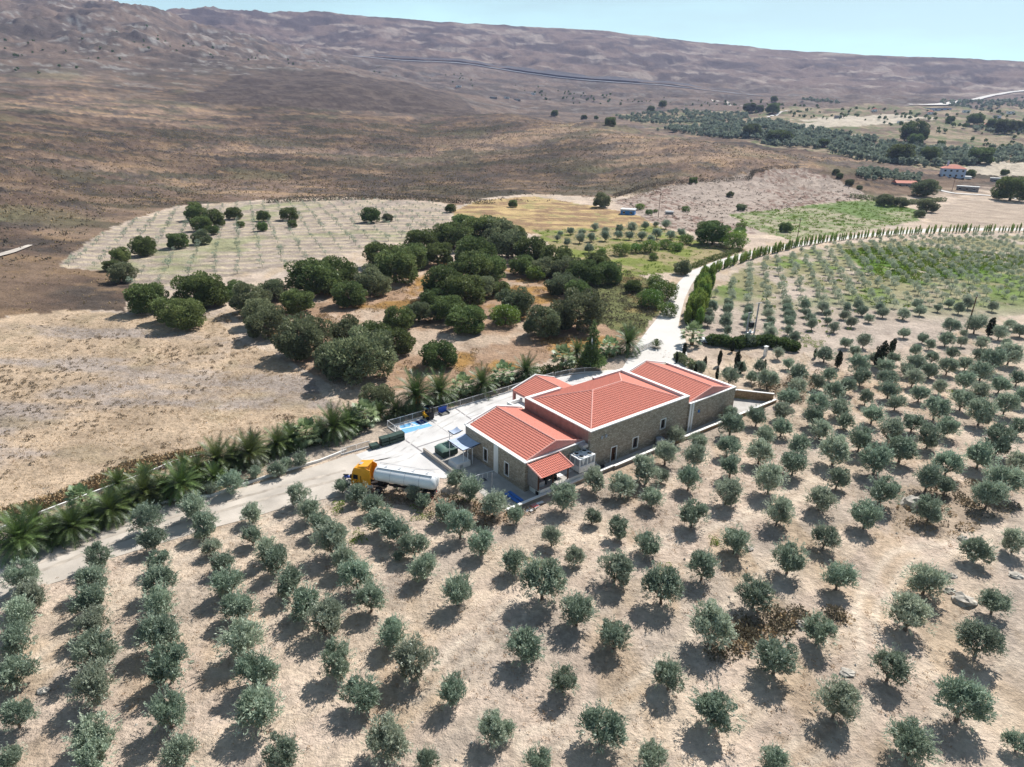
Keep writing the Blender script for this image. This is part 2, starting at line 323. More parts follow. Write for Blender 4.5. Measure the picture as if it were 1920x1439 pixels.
Z['fallow'] = gp((1150, 378), (1250, 350), (1340, 340), (1440, 318), (1500, 316), (1560, 335), (1640, 372), (1500, 388), (1400, 402), (1420, 440), (1330, 445), (1240, 425), (1190, 400))
Z['greenplot'] = gp((1368, 402), (1500, 388), (1640, 374), (1728, 396), (1722, 415), (1600, 436), (1480, 452), (1400, 425))
Z['tanfield'] = gp((1745, 396), (1800, 374), (1925, 384), (1990, 384), (1990, 430), (1738, 428))
Z['grove2'] = gp((1300, 650), (1330, 555), (1400, 498), (1560, 458), (1990, 438), (1990, 570), (1700, 650), (1500, 665))
Z['rank'] = gp((1580, 470), (1700, 462), (1850, 475), (1990, 490), (1900, 505), (1800, 520), (1700, 535), (1640, 520))
Z['sand'] = gp((1775, 322), (1850, 303), (1905, 305), (1990, 318), (1990, 326), (1880, 332))
Z['valley'] = gp((1140, 215), (1400, 205), (1700, 200), (1990, 205), (1990, 305), (1790, 325), (1640, 305), (1500, 280), (1350, 258), (1250, 244))
Z['pale1'] = gp((1445, 238), (1600, 222), (1690, 230), (1600, 238))
Z['pale2'] = gp((1480, 225), (1700, 216), (1760, 224), (1640, 232))
Z['cushion'] = gp((-40, 1010), (0, 972), (110, 933), (240, 884), (380, 848), (400, 856), (250, 900), (120, 945), (0, 990))
Z['bank'] = gp((690, 928), (830, 930), (1000, 960), (900, 1000), (760, 960), (700, 945))
Z['thorn'] = gp((1330, 1190), (1400, 1150), (1580, 1140), (1600, 1170), (1480, 1200), (1390, 1250), (1330, 1240))
Z['thorn2'] = gp((1690, 920), (1830, 900), (1900, 960), (1780, 1020), (1680, 1010))
Z['strip'] = gp((1380, 735), (1450, 715), (1560, 700), (1500, 760), (1440, 745))

TRACKS = [np.array([at(*p)[:2] for p in q_]) for q_ in (((780, 1290), (960, 1150), (1120, 1075), (1250, 1010), (1420, 960), (1560, 900)), ((1000, 1400), (1190, 1300), (1330, 1180), (1420, 1100), (1480, 1060)), ((1480, 1439), (1600, 1330), (1640, 1210), (1620, 1120), (1700, 1040), (1900, 1000)), ((1700, 1439), (1790, 1350), (1880, 1260), (1990, 1200)), ((420, 1250), (600, 1130), (760, 1040), (900, 985)), ((100, 1230), (230, 1100), (400, 1010), (520, 965)))]
def rgb(*c): return np.array([(x/255)**2.2 for x in c])
def paint(x, y, z):
    D = np.hypot(x, y); n1 = fbm(x/9, y/9, 0, 5, .6); n2 = fbm(x/40, y/40, 1, 4); n3 = fbm(x/2.2, y/2.2, 2, 4, .65); n4 = fbm(x/17+5, y/17, 3, 5, .6)
    wx = x+(fbm(x/6, y/6, 4, 4)-.5)*5*np.minimum(1, D/150); wy = y+(fbm(x/6+9, y/6, 5, 4)-.5)*5*np.minimum(1, D/150)
    xr = x*.80+y*.60; yr = -x*.60+y*.80
    def mixc(a, b, t): t = np.clip(t, 0, 1)[..., None]; return a*(1-t)+b*t
    C = np.tile(np.array([.50, .405, .335]), (len(x), 1))                      # dusty grove soil
    C = mixc(C, np.array([.56, .46, .36]), sstep(.45, .62, fbm(xr/16, yr/3.2, 0, 5, .6))*.65)               # straw
    C = mixc(C, np.array([.40, .34, .29]), sstep(.50, .66, fbm(xr/22+5, yr/7, 3, 5, .6))*.75)             # trodden grey earth
    C = mixc(C, np.array([.42, .31, .20]), sstep(.56, .70, fbm(x/5, y/14, 2, 4))*.45)
    for P_ in TRACKS: C = mixc(C, np.array([.60, .51, .42]), .75*np.exp(-(np.abs(dist_path(wx, wy, P_)-.95)/.5)**2)*sstep(.3, .55, n1+.15))
    # brown heath hills
    h = np.array([.172, .122, .095])+0*C
    h = mixc(h, np.array([.10, .082, .072]), sstep(.42, .6, n4)); h = mixc(h, np.array([.29, .205, .145]), sstep(.52, .66, fbm(x/55, y/32, 1, 5, .55))*.7)
    h = mixc(h, np.array([.33, .225, .14]), sstep(.58, .70, fbm(x/24, y/12, 5, 5, .6))*.7); h = mixc(h, np.array([.085, .078, .055]), sstep(.55, .66, fbm(x/55+3, y/28, 4, 5, .6))*.8)
    h = mixc(h, np.array([.18, .165, .10]), sstep(.62, .74, fbm(x/70, y/70, 3, 4))*.6)
    h = h*(.72+.5*sstep(.38, .62, fbm(x/170+2, y/110, 2, 4, .5)))[..., None]
    t = np.array([.17, .128, .105])+0*C                                            # stony slopes beyond
    t = mixc(t, np.array([.095, .078, .07]), sstep(.42, .6, fbm(x/90, y/60, 0, 6, .6))); t = mixc(t, np.array([.28, .265, .25]), sstep(.58, .68, fbm(x/45, y/18, 1, 6, .65))*(.35+.5*sstep(R(-8), R(-20), np.arctan2(x, y))))
    t = mixc(t, np.array([.10, .085, .07]), sstep(.60, .70, fbm(x/60+7, y/25+3, 2, 6, .65))*.8)
    hh = mixc(h, t, sstep(950, 1500, D+(n2-.5)*500))
    dark = pip(wx, wy, Z['darkhill']); hh[dark] = mixc(np.array([.070, .055, .050])+0*C[dark], np.array([.115, .09, .077]), sstep(.4, .65, n4[dark]))
    far = np.array([.175, .13, .11])+0*C; far = mixc(far, np.array([.09, .072, .068]), sstep(.46, .56, fbm(x/140, y/90, 2, 6, .6))); far = mixc(far, np.array([.30, .25, .215]), sstep(.56, .70, fbm(x/110+4, y/60, 4, 6, .62))); hh = mixc(hh, far, sstep(2350, 2700, D))
    C = mixc(C, hh, sstep(.4, 3.0, z+(n1-.5)*3))
    left = pip(wx, wy, Z['heath']); C[left] = h[left]
    def zone(k, c, f=1.): m = pip(wx, wy, Z[k]); C[m] = mixc(C[m], (c(m) if callable(c) else np.asarray(c)+0*C[m]), f*np.ones(m.sum()))
    zone('field', lambda m: mixc(mixc(np.array([.45, .345, .25])+0*C[m], np.array([.35, .295, .26]), sstep(.46, .62, fbm(x[m]/28, y[m]/9, 1, 5, .6))), np.array([.31, .25, .17]), sstep(.58, .72, n1[m])*.6))
    def orch(m):
        px_ = (x[m]*.9+y[m]*.43); row = .5+.5*np.cos((y[m]-.10*x[m])*2*math.pi/7.6)
        b = mixc(np.array([.375, .315, .27])+0*C[m], np.array([.30, .25, .215]), n4[m]); b = mixc(b, np.array([.50, .42, .30]), sstep(.72, .95, row+(n3[m]-.5)*.4)*.85)
        return mixc(b, np.array([.25, .27, .14]), sstep(.58, .70, n2[m]*.6+n1[m]*.4)*.7)
    zone('orchard', orch)
    zone('gold', lambda m: mixc(mixc(np.array([.45, .33, .17])+0*C[m], np.array([.27, .18, .11]), sstep(.45, .56, fbm(x[m]/14, y[m]/7, 3, 5, .6))), np.array([.26, .25, .11]), sstep(.60, .7, n1[m])*.6))
    zone('oakfloor', lambda m: mixc(mixc(np.array([.36, .245, .17])+0*C[m], np.array([.46, .36, .28]), sstep(.52, .66, n4[m])), np.array([.33, .19, .06]), sstep(.57, .68, n1[m])*.9))
    zone('scrub', lambda m: mixc(np.array([.14, .15, .065])+0*C[m], np.array([.26, .20, .09]), sstep(.45, .65, n1[m])))
    zone('figs', lambda m: mixc(np.array([.30, .25, .14])+0*C[m], np.array([.19, .22, .06]), sstep(.48, .62, n1[m])))
    zone('fallow', lambda m: mixc(mixc(np.array([.40, .33, .29])+0*C[m], np.array([.17, .095, .075]), sstep(.50, .58, n3[m])*sstep(.40, .56, n2[m])), np.array([.30, .25, .21]), n4[m]*.6))
    zone('greenplot', lambda m: mixc(mixc(np.array([.34, .31, .22])+0*C[m], np.array([.17, .22, .09]), sstep(.44, .60, n1[m]*.5+n3[m]*.5)), np.array([.14, .20, .07]), sstep(.55, .72, n2[m])))
    zone('tanfield', lambda m: mixc(np.array([.36, .29, .24])+0*C[m], np.array([.43, .35, .28]), n4[m]))
    g = lambda m: mixc(mixc(np.array([.43, .36, .31])+0*C[m], np.array([.26, .245, .14]), sstep(.38, .55, n4[m])*sstep(150, 195, y[m])), np.array([.12, .20, .04]), sstep(.52, .60, n1[m]*.5+n2[m]*.5)*sstep(150, 190, y[m])*.8)
    zone('grove2', g)
    zone('rank', lambda m: mixc(C[m], np.array([.11, .20, .03]), sstep(.42, .56, n1[m]*.6+n2[m]*.4)))
    zone('valley', lambda m: mixc(mixc(np.array([.30, .24, .17])+0*C[m], np.array([.17, .13, .10]), sstep(.45, .6, n2[m])), np.array([.14, .16, .08]), sstep(.5, .64, n4[m])))
    for k in ('sand', 'pale1', 'pale2'): zone(k, (.50, .44, .36), .9)
    zone('cushion', lambda m: mixc(np.array([.36, .23, .12])+0*C[m], np.array([.24, .16, .10]), n3[m]*1.2))
    zone('bank', lambda m: mixc(C[m], np.array([.36, .25, .17]), .6+0*n1[m]))
    for k in ('thorn', 'thorn2', 'strip'): zone(k, (.33, .26, .19), .6)
    sp = sstep(.60, .66, fbm(x/1.1, y/1.1, 1, 3, .6))*sstep(320, 120, D)             # stones and clods
    C = C*(1-.16*sp[..., None]); C = C*(.91+.18*n3[..., None])
    return C
Z['darkhill'] = gp((340, 182), (430, 150), (520, 133), (640, 136), (760, 154), (860, 182), (960, 214), (800, 214), (600, 205), (430, 198))
Z['heath'] = gp((-80, 612), (110, 583), (235, 585), (255, 545), (232, 512), (105, 502), (160, 457), (212, 426), (330, 387), (500, 375), (640, 370), (800, 376), (862, 386), (905, 372), (1000, 364), (1140, 372), (1250, 347), (1340, 338), (1405, 334), (1440, 314), (1500, 312), (1600, 322), (1680, 318), (1720, 306), (1600, 296), (1280, 290), (800, 300), (300, 320), (-80, 400))

# ---- one sheet of land out to the far range, all the way round
az_in = np.radians(np.arange(-46, 46.01, .172)); az_out = np.radians(np.arange(49, 312, 3.)); az = np.concatenate([az_in, az_out])
rr = np.concatenate([[3., 10, 20], 27*np.exp(np.arange(0, 552)*.00926)]); rr = rr[rr < 4400]
A_, R_ = np.meshgrid(az, rr); X = np.sin(A_)*R_; Y = np.cos(A_)*R_; Zh = land(X.ravel(), Y.ravel())
X, Y = X.ravel(), Y.ravel()
flat_zone = Zh < .3
yard = [W3(u, v)[:2] for u, v in ((-60, -9), (66, -9), (66, 60), (-60, 60))]
road_axis = np.array([W3(29, 21)[:2]]+[tuple(at(*p)[:2]) for p in ((1235, 620), (1262, 565), (1285, 525), (1345, 490), (1440, 466), (1560, 446), (1720, 434), (1920, 432))])
calm = sstep(7, 14, dist_path(X, Y, road_axis))*(~pip(X, Y, yard))
rough = (fbm(X/7, Y/7, 1, 4)-.5)*.35+(fbm(X/1.6, Y/1.6, 2, 3)-.5)*.16
Zh = Zh+np.where(Zh < 2, 1, 1)*rough*calm*np.minimum(1, 0.4+Zh*.2+.6)
hb = sstep(1, 6, Zh)*sstep(1600, 700, np.hypot(X, Y)); Zh = Zh+hb*sstep(.5, .75, fbm(X/2.6, Y/2.6, 3, 4, .6))*1.6
Cg = paint(X, Y, Zh); hs = sstep(.52, .68, fbm(X/2.6, Y/2.6, 3, 4, .6)); Cg = Cg*(1-.30*(hb*hs)[:, None])
na, nr = len(az), len(rr); idx = np.arange(na*nr).reshape(nr, na)
q = np.stack([idx[:-1, :], np.roll(idx, -1, 1)[:-1, :], np.roll(idx, -1, 1)[1:, :], idx[1:, :]], -1).reshape(-1, 4)[:, ::-1]
me = bpy.data.meshes.new('ground'); me.vertices.add(len(X)+1); me.vertices.foreach_set('co', np.append(np.stack([X, Y, Zh], 1).ravel(), [0, 0, 0]).astype(np.float32))
cap = np.stack([np.full(na, len(X)), np.roll(idx[0], -1), idx[0]], 1)
me.loops.add(q.size+cap.size); me.loops.foreach_set('vertex_index', np.concatenate([q.ravel(), cap.ravel()]).astype(np.int32))
me.polygons.add(len(q)+na); me.polygons.foreach_set('loop_start', np.concatenate([np.arange(len(q))*4, len(q)*4+np.arange(na)*3]).astype(np.int32))
me.polygons.foreach_set('loop_total', np.concatenate([np.full(len(q), 4), np.full(na, 3)]).astype(np.int32)); me.polygons.foreach_set('use_smooth', np.ones(len(q)+na, bool))
ca = me.attributes.new('soil', 'FLOAT_COLOR', 'POINT'); cc = np.ones((len(X)+1, 4)); cc[:-1, :3] = Cg; cc[-1, :3] = Cg[0]; ca.data.foreach_set('color', cc.ravel().astype(np.float32))
me.update(calc_edges=True)
gm = bpy.data.materials.new('land'); gm.use_nodes = True; nt = gm.node_tree; b = nt.nodes['Principled BSDF']; b.inputs['Roughness'].default_value = 1; b.inputs['Specular IOR Level'].default_value = .1
a_ = nt.nodes.new('ShaderNodeAttribute'); a_.attribute_name = 'soil'; t_ = nt.nodes.new('ShaderNodeTexCoord'); K = nt.links.new
n_ = nt.nodes.new('ShaderNodeTexNoise'); n_.inputs['Scale'].default_value = 1.7; n_.inputs['Detail'].default_value = 8; n_.inputs['Roughness'].default_value = .75; K(t_.outputs['Object'], n_.inputs['Vector'])
n2_ = nt.nodes.new('ShaderNodeTexNoise'); n2_.inputs['Scale'].default_value = .09; n2_.inputs['Detail'].default_value = 9; n2_.inputs['Roughness'].default_value = .7; K(t_.outputs['Object'], n2_.inputs['Vector'])
m1 = nt.nodes.new('ShaderNodeMapRange'); m1.inputs['From Min'].default_value = .3; m1.inputs['From Max'].default_value = .7; m1.inputs['To Min'].default_value = .72; m1.inputs['To Max'].default_value = 1.28; K(n_.outputs[0], m1.inputs[0])
m2 = nt.nodes.new('ShaderNodeMapRange'); m2.inputs['From Min'].default_value = .3; m2.inputs['From Max'].default_value = .7; m2.inputs['To Min'].default_value = .70; m2.inputs['To Max'].default_value = 1.30; K(n2_.outputs[0], m2.inputs[0])
mm = nt.nodes.new('ShaderNodeMath'); mm.operation = 'MULTIPLY'; K(m1.outputs[0], mm.inputs[0]); K(m2.outputs[0], mm.inputs[1])
sc_ = nt.nodes.new('ShaderNodeVectorMath'); sc_.operation = 'SCALE'; K(a_.outputs['Color'], sc_.inputs[0]); K(mm.outputs[0], sc_.inputs['Scale']); K(sc_.outputs[0], b.inputs['Base Color'])
bp = nt.nodes.new('ShaderNodeBump'); bp.inputs['Strength'].default_value = .55; bp.inputs['Distance'].default_value = .25; K(n_.outputs[0], bp.inputs['Height'])
bp2 = nt.nodes.new('ShaderNodeBump'); bp2.inputs['Strength'].default_value = .6; bp2.inputs['Distance'].default_value = 4; K(n2_.outputs[0], bp2.inputs['Height']); K(bp.outputs[0], bp2.inputs['Normal']); K(bp2.outputs[0], b.inputs['Normal'])
me.materials.append(gm); tag(link('ground', me), kind='structure')

# ---- roads
def sheet(name, poly, m, z=.03, kind='structure'):                      # flat paved patch with a real thickness
    return tag(MB().prism([tuple(p[:2]) for p in poly], -.25, z).build(name, m), kind=kind)
def ribbon(name, pts, widths, m, lift=.04, sub=14, across=4, kind='structure', jit=0., level=False, tilt=0.):
    P = []; Wd = []
    for i in range(len(pts)-1):
        for k in range(sub): t = k/sub; P.append(np.array(pts[i][:2])*(1-t)+np.array(pts[i+1][:2])*t); Wd.append(widths[i]*(1-t)+widths[i+1]*t)
    P.append(np.array(pts[-1][:2])); Wd.append(widths[-1]); P = np.array(P)
    k = np.hanning(sub+2)[1:-1]; k /= k.sum(); Pp = np.pad(P, ((sub//2, sub//2), (0, 0)), mode='edge'); P = np.stack([np.convolve(Pp[:, c], k, 'valid')[:len(P)] for c in (0, 1)], 1)
    V = []
    for i in range(len(P)):
        d = P[min(i+1, len(P)-1)]-P[max(i-1, 0)]; d /= np.linalg.norm(d)+1e-9; nrm = np.array([-d[1], d[0]])
        for a in range(across+1):
            w = Wd[i]*(a/across-.5)*(1+jit*(noise(np.array([i*.7+a*3.]), np.array([a*7.]), 2)[0]-.5)); p = P[i]+nrm*w; V.append((p[0], p[1], 0))
    V = np.array(V); V[:, 2] = land(V[:, 0], V[:, 1])+lift
    if level:
        zz = V[:, 2].reshape(-1, across+1).mean(1); kk = np.hanning(31)[1:-1]; kk /= kk.sum(); zz = np.convolve(np.pad(zz, 14, mode='edge'), kk, 'valid'); V[:, 2] = (zz[:, None]+tilt*(np.arange(across+1)/across-.5)[None, :]).ravel()
    n = across+1; F = [(i*n+a, (i+1)*n+a, (i+1)*n+a+1, i*n+a+1) for i in range(len(P)-1) for a in range(across)]
    return tag(MB().add(V, F).build(name, m, smooth_=True), kind=kind)
sheet('dirt_road', [at(*p) for p in ((-90, 1085), (0, 1046), (120, 1003), (250, 962), (330, 945), (420, 925), (520, 897), (600, 872), (664, 851), (700, 880), (668, 925), (600, 938), (540, 950), (470, 972), (400, 990), (300, 1020), (200, 1050), (120, 1088), (0, 1125), (-90, 1160))], 'road', .045)
sheet('access_road', [W3(24, 14.5), W3(24, 26.5), W3(30, 26.6)]+[at(*p) for p in ((1165, 694), (1192, 650), (1215, 618), (1238, 590), (1258, 555), (1272, 530), (1292, 510), (1345, 489), (1400, 473), (1480, 457), (1560, 446), (1640, 437), (1720, 430), (1800, 428), (1960, 428), (1960, 433), (1800, 433), (1725, 437), (1640, 443), (1560, 452), (1500, 462), (1420, 478), (1360, 495), (1310, 515), (1296, 535), (1284, 560), (1276, 590), (1272, 612), (1286, 640), (1290, 680), (1282, 706))], 'paleroad', .045)
ribbon('farm_track', [hit(*p) for p in ((1758, 357), (1790, 364), (1850, 367), (1925, 376), (1990, 380))], [5, 6, 6, 6, 6], 'paleroad', .35)
ribbon('highway', _h[0], [11]*9, 'asphalt', 2.5)
up = lambda P_, k: [np.array(p)*(1+k/np.hypot(*p)) for p in P_]
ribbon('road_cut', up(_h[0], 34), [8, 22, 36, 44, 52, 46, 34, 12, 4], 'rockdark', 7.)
ribbon('highway', _h[1], [26, 30, 20, 18, 17, 17], 'paleroad', 2.5)
ribbon('footpath', [hit(*p) for p in ((-20, 486), (20, 476), (62, 462))], [3, 3, 1.5], 'road', .5)
ribbon('farm_track', [hit(*p) for p in ((1328, 182), (1360, 192), (1395, 200))], [7, 7, 7], 'road', 1)
ribbon('farm_track', [hit(*p) for p in ((1438, 222), (1460, 212), (1478, 208))], [6, 7, 7], 'paleroad', 1)

for k, off in enumerate((-1.0, 1.0)):
    P_ = [at(*p) for p in ((-80, 1118), (60, 1070), (180, 1022), (300, 985), (420, 950), (520, 922), (600, 902), (655, 888))]; Q_ = [(p[0]-off*.35, p[1]+off*.9) for p in P_]
    ribbon('wheel_rut', Q_, [.55]*len(Q_), 'rut', .055, jit=.8)
for k_, pts_ in enumerate((((-24, 20), (-20, 19.5), (-17, 21), (-12, 24)), ((-23, 18.5), (-19, 17.5), (-16.5, 18.5)), ((-12, 22.5), (-6, 24.5), (2, 26.5), (10, 27)), ((12, 26.5), (20, 25), (27, 21)))):
    for o_ in (0, 1.5): ribbon('tyre_mark', [W3(u, v+o_) for u, v in pts_], [.28]*len(pts_), 'tyremark', .052, jit=.5)
# ---- haze
def haze(density):
    s = 4600; o = MB().box(-s, s, -s, s, -1.5, 700).build('haze', M['mud']); m = bpy.data.materials.new('thin_haze'); m.use_nodes = True; nt = m.node_tree; nt.nodes.clear()
    v = nt.nodes.new('ShaderNodeVolumePrincipled'); v.inputs['Color'].default_value = (.48, .58, 1, 1); v.inputs['Density'].default_value = density; v.inputs['Anisotropy'].default_value = .1
    w = nt.nodes.new('ShaderNodeOutputMaterial'); nt.links.new(v.outputs[0], w.inputs['Volume']); o.data.materials.clear(); o.data.materials.append(m); tag(o, kind='stuff')
HAZE_ON = True
if HAZE_ON: haze(.000075)
# ================================================================ THE WINERY
YR = R(38)
def yard_thing(name, label, cat, u, v, z=0, rz=0, group=None): return thing(name, label, cat, W3(u, v, z), YR+rz, group)
def tile_slope(mb, a, b, c, d, per=.30, course=.40, amp=.062, lip=.055):
    """clay tiling on the slope a-b (eave, from one end to the other), d-c (top edge, over a and over b; may meet in a point)"""
    a, b, c, d = [np.array(p, float) for p in (a, b, c, d)]
    e = (b-a); Lh = np.linalg.norm(e); e /= Lh; up = (d-a)-e*np.dot(d-a, e); S = np.linalg.norm(up); up /= S; n = np.cross(e, up); n *= np.sign(n[2])
    dl, dr = np.dot(d-a, e), np.dot(c-a, e)
    ns = max(1, int(round(S/course))); rows = []
    for j in range(ns): rows += [(j/ns*S, lip), ((j+1)/ns*S, 0.)]
    xs = np.arange(0, Lh+per/5, per/5); hs = np.array([0, .62, 1., .62, 0])[np.arange(len(xs)) % 5]*amp
    V = []
    for s, h in rows:
        xl = dl*s/S; xr = Lh+(dr-Lh)*s/S; xc = np.clip(xs, xl, xr); V.append(a+np.outer(xc, e)+up*s+np.outer(hs+h, n))
    V = np.array(V); nx = len(xs); F = []
    for r in range(len(rows)-1):
        for k in range(nx-1):
            if abs(V[r, k]-V[r, k+1]).max() < 1e-4 and abs(V[r+1, k]-V[r+1, k+1]).max() < 1e-4: continue
            F.append((r*nx+k, r*nx+k+1, (r+1)*nx+k+1, (r+1)*nx+k))
    mb.add(V.reshape(-1, 3), F)
def cap_line(p, q, par, r=.13, n=None):
    L_ = np.linalg.norm(np.array(q)-np.array(p)); k = max(2, int(L_/.42)); mb = MB()
    for i in range(k):
        a = np.array(p)+(np.array(q)-np.array(p))*i/k; b_ = np.array(p)+(np.array(q)-np.array(p))*(i+1.08)/k
        mb.tube([a, b_], [r, r*.85], 8)
    return mb.build('ridge_cap', 'ridge', par)
def roof(par, name, slopes, caps):
    mb = MB()
    for s in slopes: tile_slope(mb, *s)
    o = mb.build(name, 'tile', par); 
    for p, q_ in caps: cap_line(p, q_, o)
    return o
def wall_along(mb, p0, p1, z0, z1, th, openings=()):
    """wall whose outer face runs p0->p1 (thickness goes to the left of the run), with rectangular openings (s0,s1,za,zb)"""
    p0 = np.array(p0, float); p1 = np.array(p1, float); L_ = np.linalg.norm(p1-p0); d = (p1-p0)/L_
    T = Matrix(((d[0], -d[1], 0, p0[0]), (d[1], d[0], 0, p0[1]), (0, 0, 1, 0), (0, 0, 0, 1))); cuts = sorted(openings); s = 0
    for a, b_, za, zb in cuts:
        mb.box(s, a, 0, th, z0, z1, T)
        if za > z0: mb.box(a, b_, 0, th, z0, za, T)
        if zb < z1: mb.box(a, b_, 0, th, zb, z1, T)
        s = b_
    mb.box(s, L_, 0, th, z0, z1, T); return T
def opening_parts(par, T, s0, s1, za, zb, kind='window', fw=.14, framed=True):
    f = MB(); y0, y1 = -.05, .10
    f.box(s0-fw, s0+.0, y0, y1, za-fw*.8, zb+fw, T).box(s1, s1+fw, y0, y1, za-fw*.8, zb+fw, T).box(s0, s1, y0, y1, zb, zb+fw, T)
    if kind == 'window': f.box(s0, s1, y0-.03, y1, za-fw*.8, za, T)
    fr = f.build(kind, 'white', par)
    if kind == 'window':
        MB().box(s0, s1, .22, .25, za, zb, T).build('pane', 'glass', fr)
        MB().box((s0+s1)/2-.03, (s0+s1)/2+.03, .17, .215, za, zb, T).box(s0, (s0+s1)/2-.032, .17, .215, (za+zb)/2-.03, (za+zb)/2+.03, T).build('sash', 'wood', fr)
    else:
        MB().box(s0, s1, .20, .26, za, zb, T).build('door_leaf', 'wood', fr); MB().box(s1-.16, s1-.1, .14, .195, za+1, za+1.1, T).build('handle', 'steel', fr)
    return fr
win = yard_thing('winery_building', 'stone winery building in three wings under red tiled roofs with white parapets', 'building', 0, 0)
TH = .45
# middle wing
mb = MB(); H = 6.0
T = wall_along(mb, (0, 0), (21.2, 0), 0, H, TH, [(4.4, 5.4, 0, 2.25), (8.9, 9.9, .75, 2.4), (14.9, 15.9, 2.2, 3.7)])
mb.box(21.2-TH, 21.2, TH, 14.4, 0, H).box(TH, 7.0, 14.4-TH, 14.4, 0, H).box(7, 14.3, 14.4-TH, 14.4, 0, H-.75).box(14.3, 21.2-TH, 14.4-TH, 14.4, 0, H)
mb.build('wall', 'stone', win)
MB().box(0, TH, TH, 14.4, 0, H).build('side_wall', 'pinkwall', win)
opening_parts(win, T, 4.4, 5.4, 0, 2.25, 'door'); opening_parts(win, T, 8.9, 9.9, .75, 2.4); opening_parts(win, T, 14.9, 15.9, 2.2, 3.7)
cw = .52
MB().box(-.06, 21.26, -.06, cw, H, H+.14).box(-.06, cw, cw, 14.46, H, H+.14).box(21.2-cw, 21.26, cw, 14.46, H, H+.14).box(cw, 7.0, 14.4-cw, 14.46, H, H+.14).box(14.3, 21.2-cw, 14.4-cw, 14.46, H, H+.14).build('parapet_coping', 'white', win)
MB().box(cw, 21.2-cw, TH+.002, TH+.03, H-.75, H).box(cw, 7, 14.4-TH-.03, 14.4-TH-.002, H-.75, H).box(14.3, 21.2-cw, 14.4-TH-.03, 14.4-TH-.002, H-.75, H).box(TH+.002, TH+.03, TH+.03, 13.9, H-.75, H).box(21.2-TH-.03, 21.2-TH-.002, TH+.03, 13.9, H-.75, H).build('parapet_lining', 'white', win)
x0, x1, y0, y1, ze, zr = .48, 20.72, .48, 14.5, 5.55, 7.85; ym = (y0+y1)/2; rx0, rx1 = x0+7.0, x1-7.0
A, B, C_, D_ = (x0, y0, ze), (x1, y0, ze), (x1, y1, ze), (x0, y1, ze); P, Q = (rx0, ym, zr), (rx1, ym, zr)
roof(win, 'hipped_roof', [(A, B, Q, P), (B, C_, Q, Q), (C_, D_, P, Q), (D_, A, P, P)], [(A, P), (B, Q), (C_, Q), (D_, P), (P, Q)])
# left wing
u0, u1, v0, v1, H = -10.6, -.004, 1.0, 14.8, 4.2
mb = MB()
T = wall_along(mb, (u0, v1), (u0, v0), 0, H, TH, [(4.6, 5.4, .7, 2.55), (9.5, 10.3, .7, 2.55)])
mb.box(u0+TH, u1, v0, v0+TH, 0, H).box(u0+TH, u1, v1-TH, v1, 0, H)
mb.build('wall', 'stone', win)
opening_parts(win, T, 4.6, 5.4, .7, 2.55); opening_parts(win, T, 9.5, 10.3, .7, 2.55)
MB().box(7.0, 7.55, -.07, 0, 0, H, T).build('pilaster', 'white', win)
MB().box(7.55, 8.0, -.07, 0, 0, H, T).build('pilaster', 'white', win)
MB().box(u0-.06, u0+cw, v0-.06, v1+.06, H, H+.13).box(u0+cw, -2.2, v0-.06, v0+.26, H, H+.13).box(-2.2, -.01, v0-.06, v0+.26, H, H+.13).build('parapet_coping', 'white', win)
ux0, ux1, um, zr = u0+.5, -.02, -5.0, 5.65
ped = MB(); ped.add([(ux0, v0+.3, H), (ux1, v0+.3, H), (um, v0+.3, zr), (ux0, v0+.6, H), (ux1, v0+.6, H), (um, v0+.6, zr)], [(0, 1, 2), (5, 4, 3), (0, 2, 5, 3), (2, 1, 4, 5)]); ped.build('gable_wall', 'pinkplaster', win)
roof(win, 'gabled_roof', [((ux0, v1, H-.1), (ux0, v0+.55, H-.1), (um, v0+.55, zr), (um, v1, zr)), ((ux1, v0+.55, H-.1), (ux1, v1, H-.1), (um, v1, zr), (um, v0+.55, zr))],
     [((um, v0+.4, zr+.04), (um, v1, zr+.04)), ((ux0, v0+.42, H+.05), (um, v0+.42, zr+.05)), ((ux1, v0+.42, H+.05), (um, v0+.42, zr+.05))])
def gable_cope(ua, ub, um, v, za, zr, w=.28, par=win, nm='gable_coping', m='white', t=.2):
    for p, q_ in (((ua, za), (um, zr)), ((ub, za), (um, zr))):
        a, b_ = (np.array([p[0], v, p[1]]), np.array([q_[0], v, q_[1]])); MB().add([a, a+(0, w, 0), b_+(0, w, 0), b_, a+(0, 0, t), a+(0, w, t), b_+(0, w, t), b_+(0, 0, t)], [(0, 1, 2, 3), (7, 6, 5, 4), (0, 4, 5, 1), (1, 5, 6, 2), (2, 6, 7, 3), (3, 7, 4, 0)]).build(nm, m, par)
gable_cope(u0, -.05, um, v1+.02, H+.02, zr+.08)
MB().box(-1.35, -.35, -.02, .93, 3.9, 4.35).build('roof_vent_box', 'steel', win)
for u in (-.62, -.12): MB().box(u-.12, u+.12, .86, .985, 0, 3.9).build('downpipe', 'white', win)
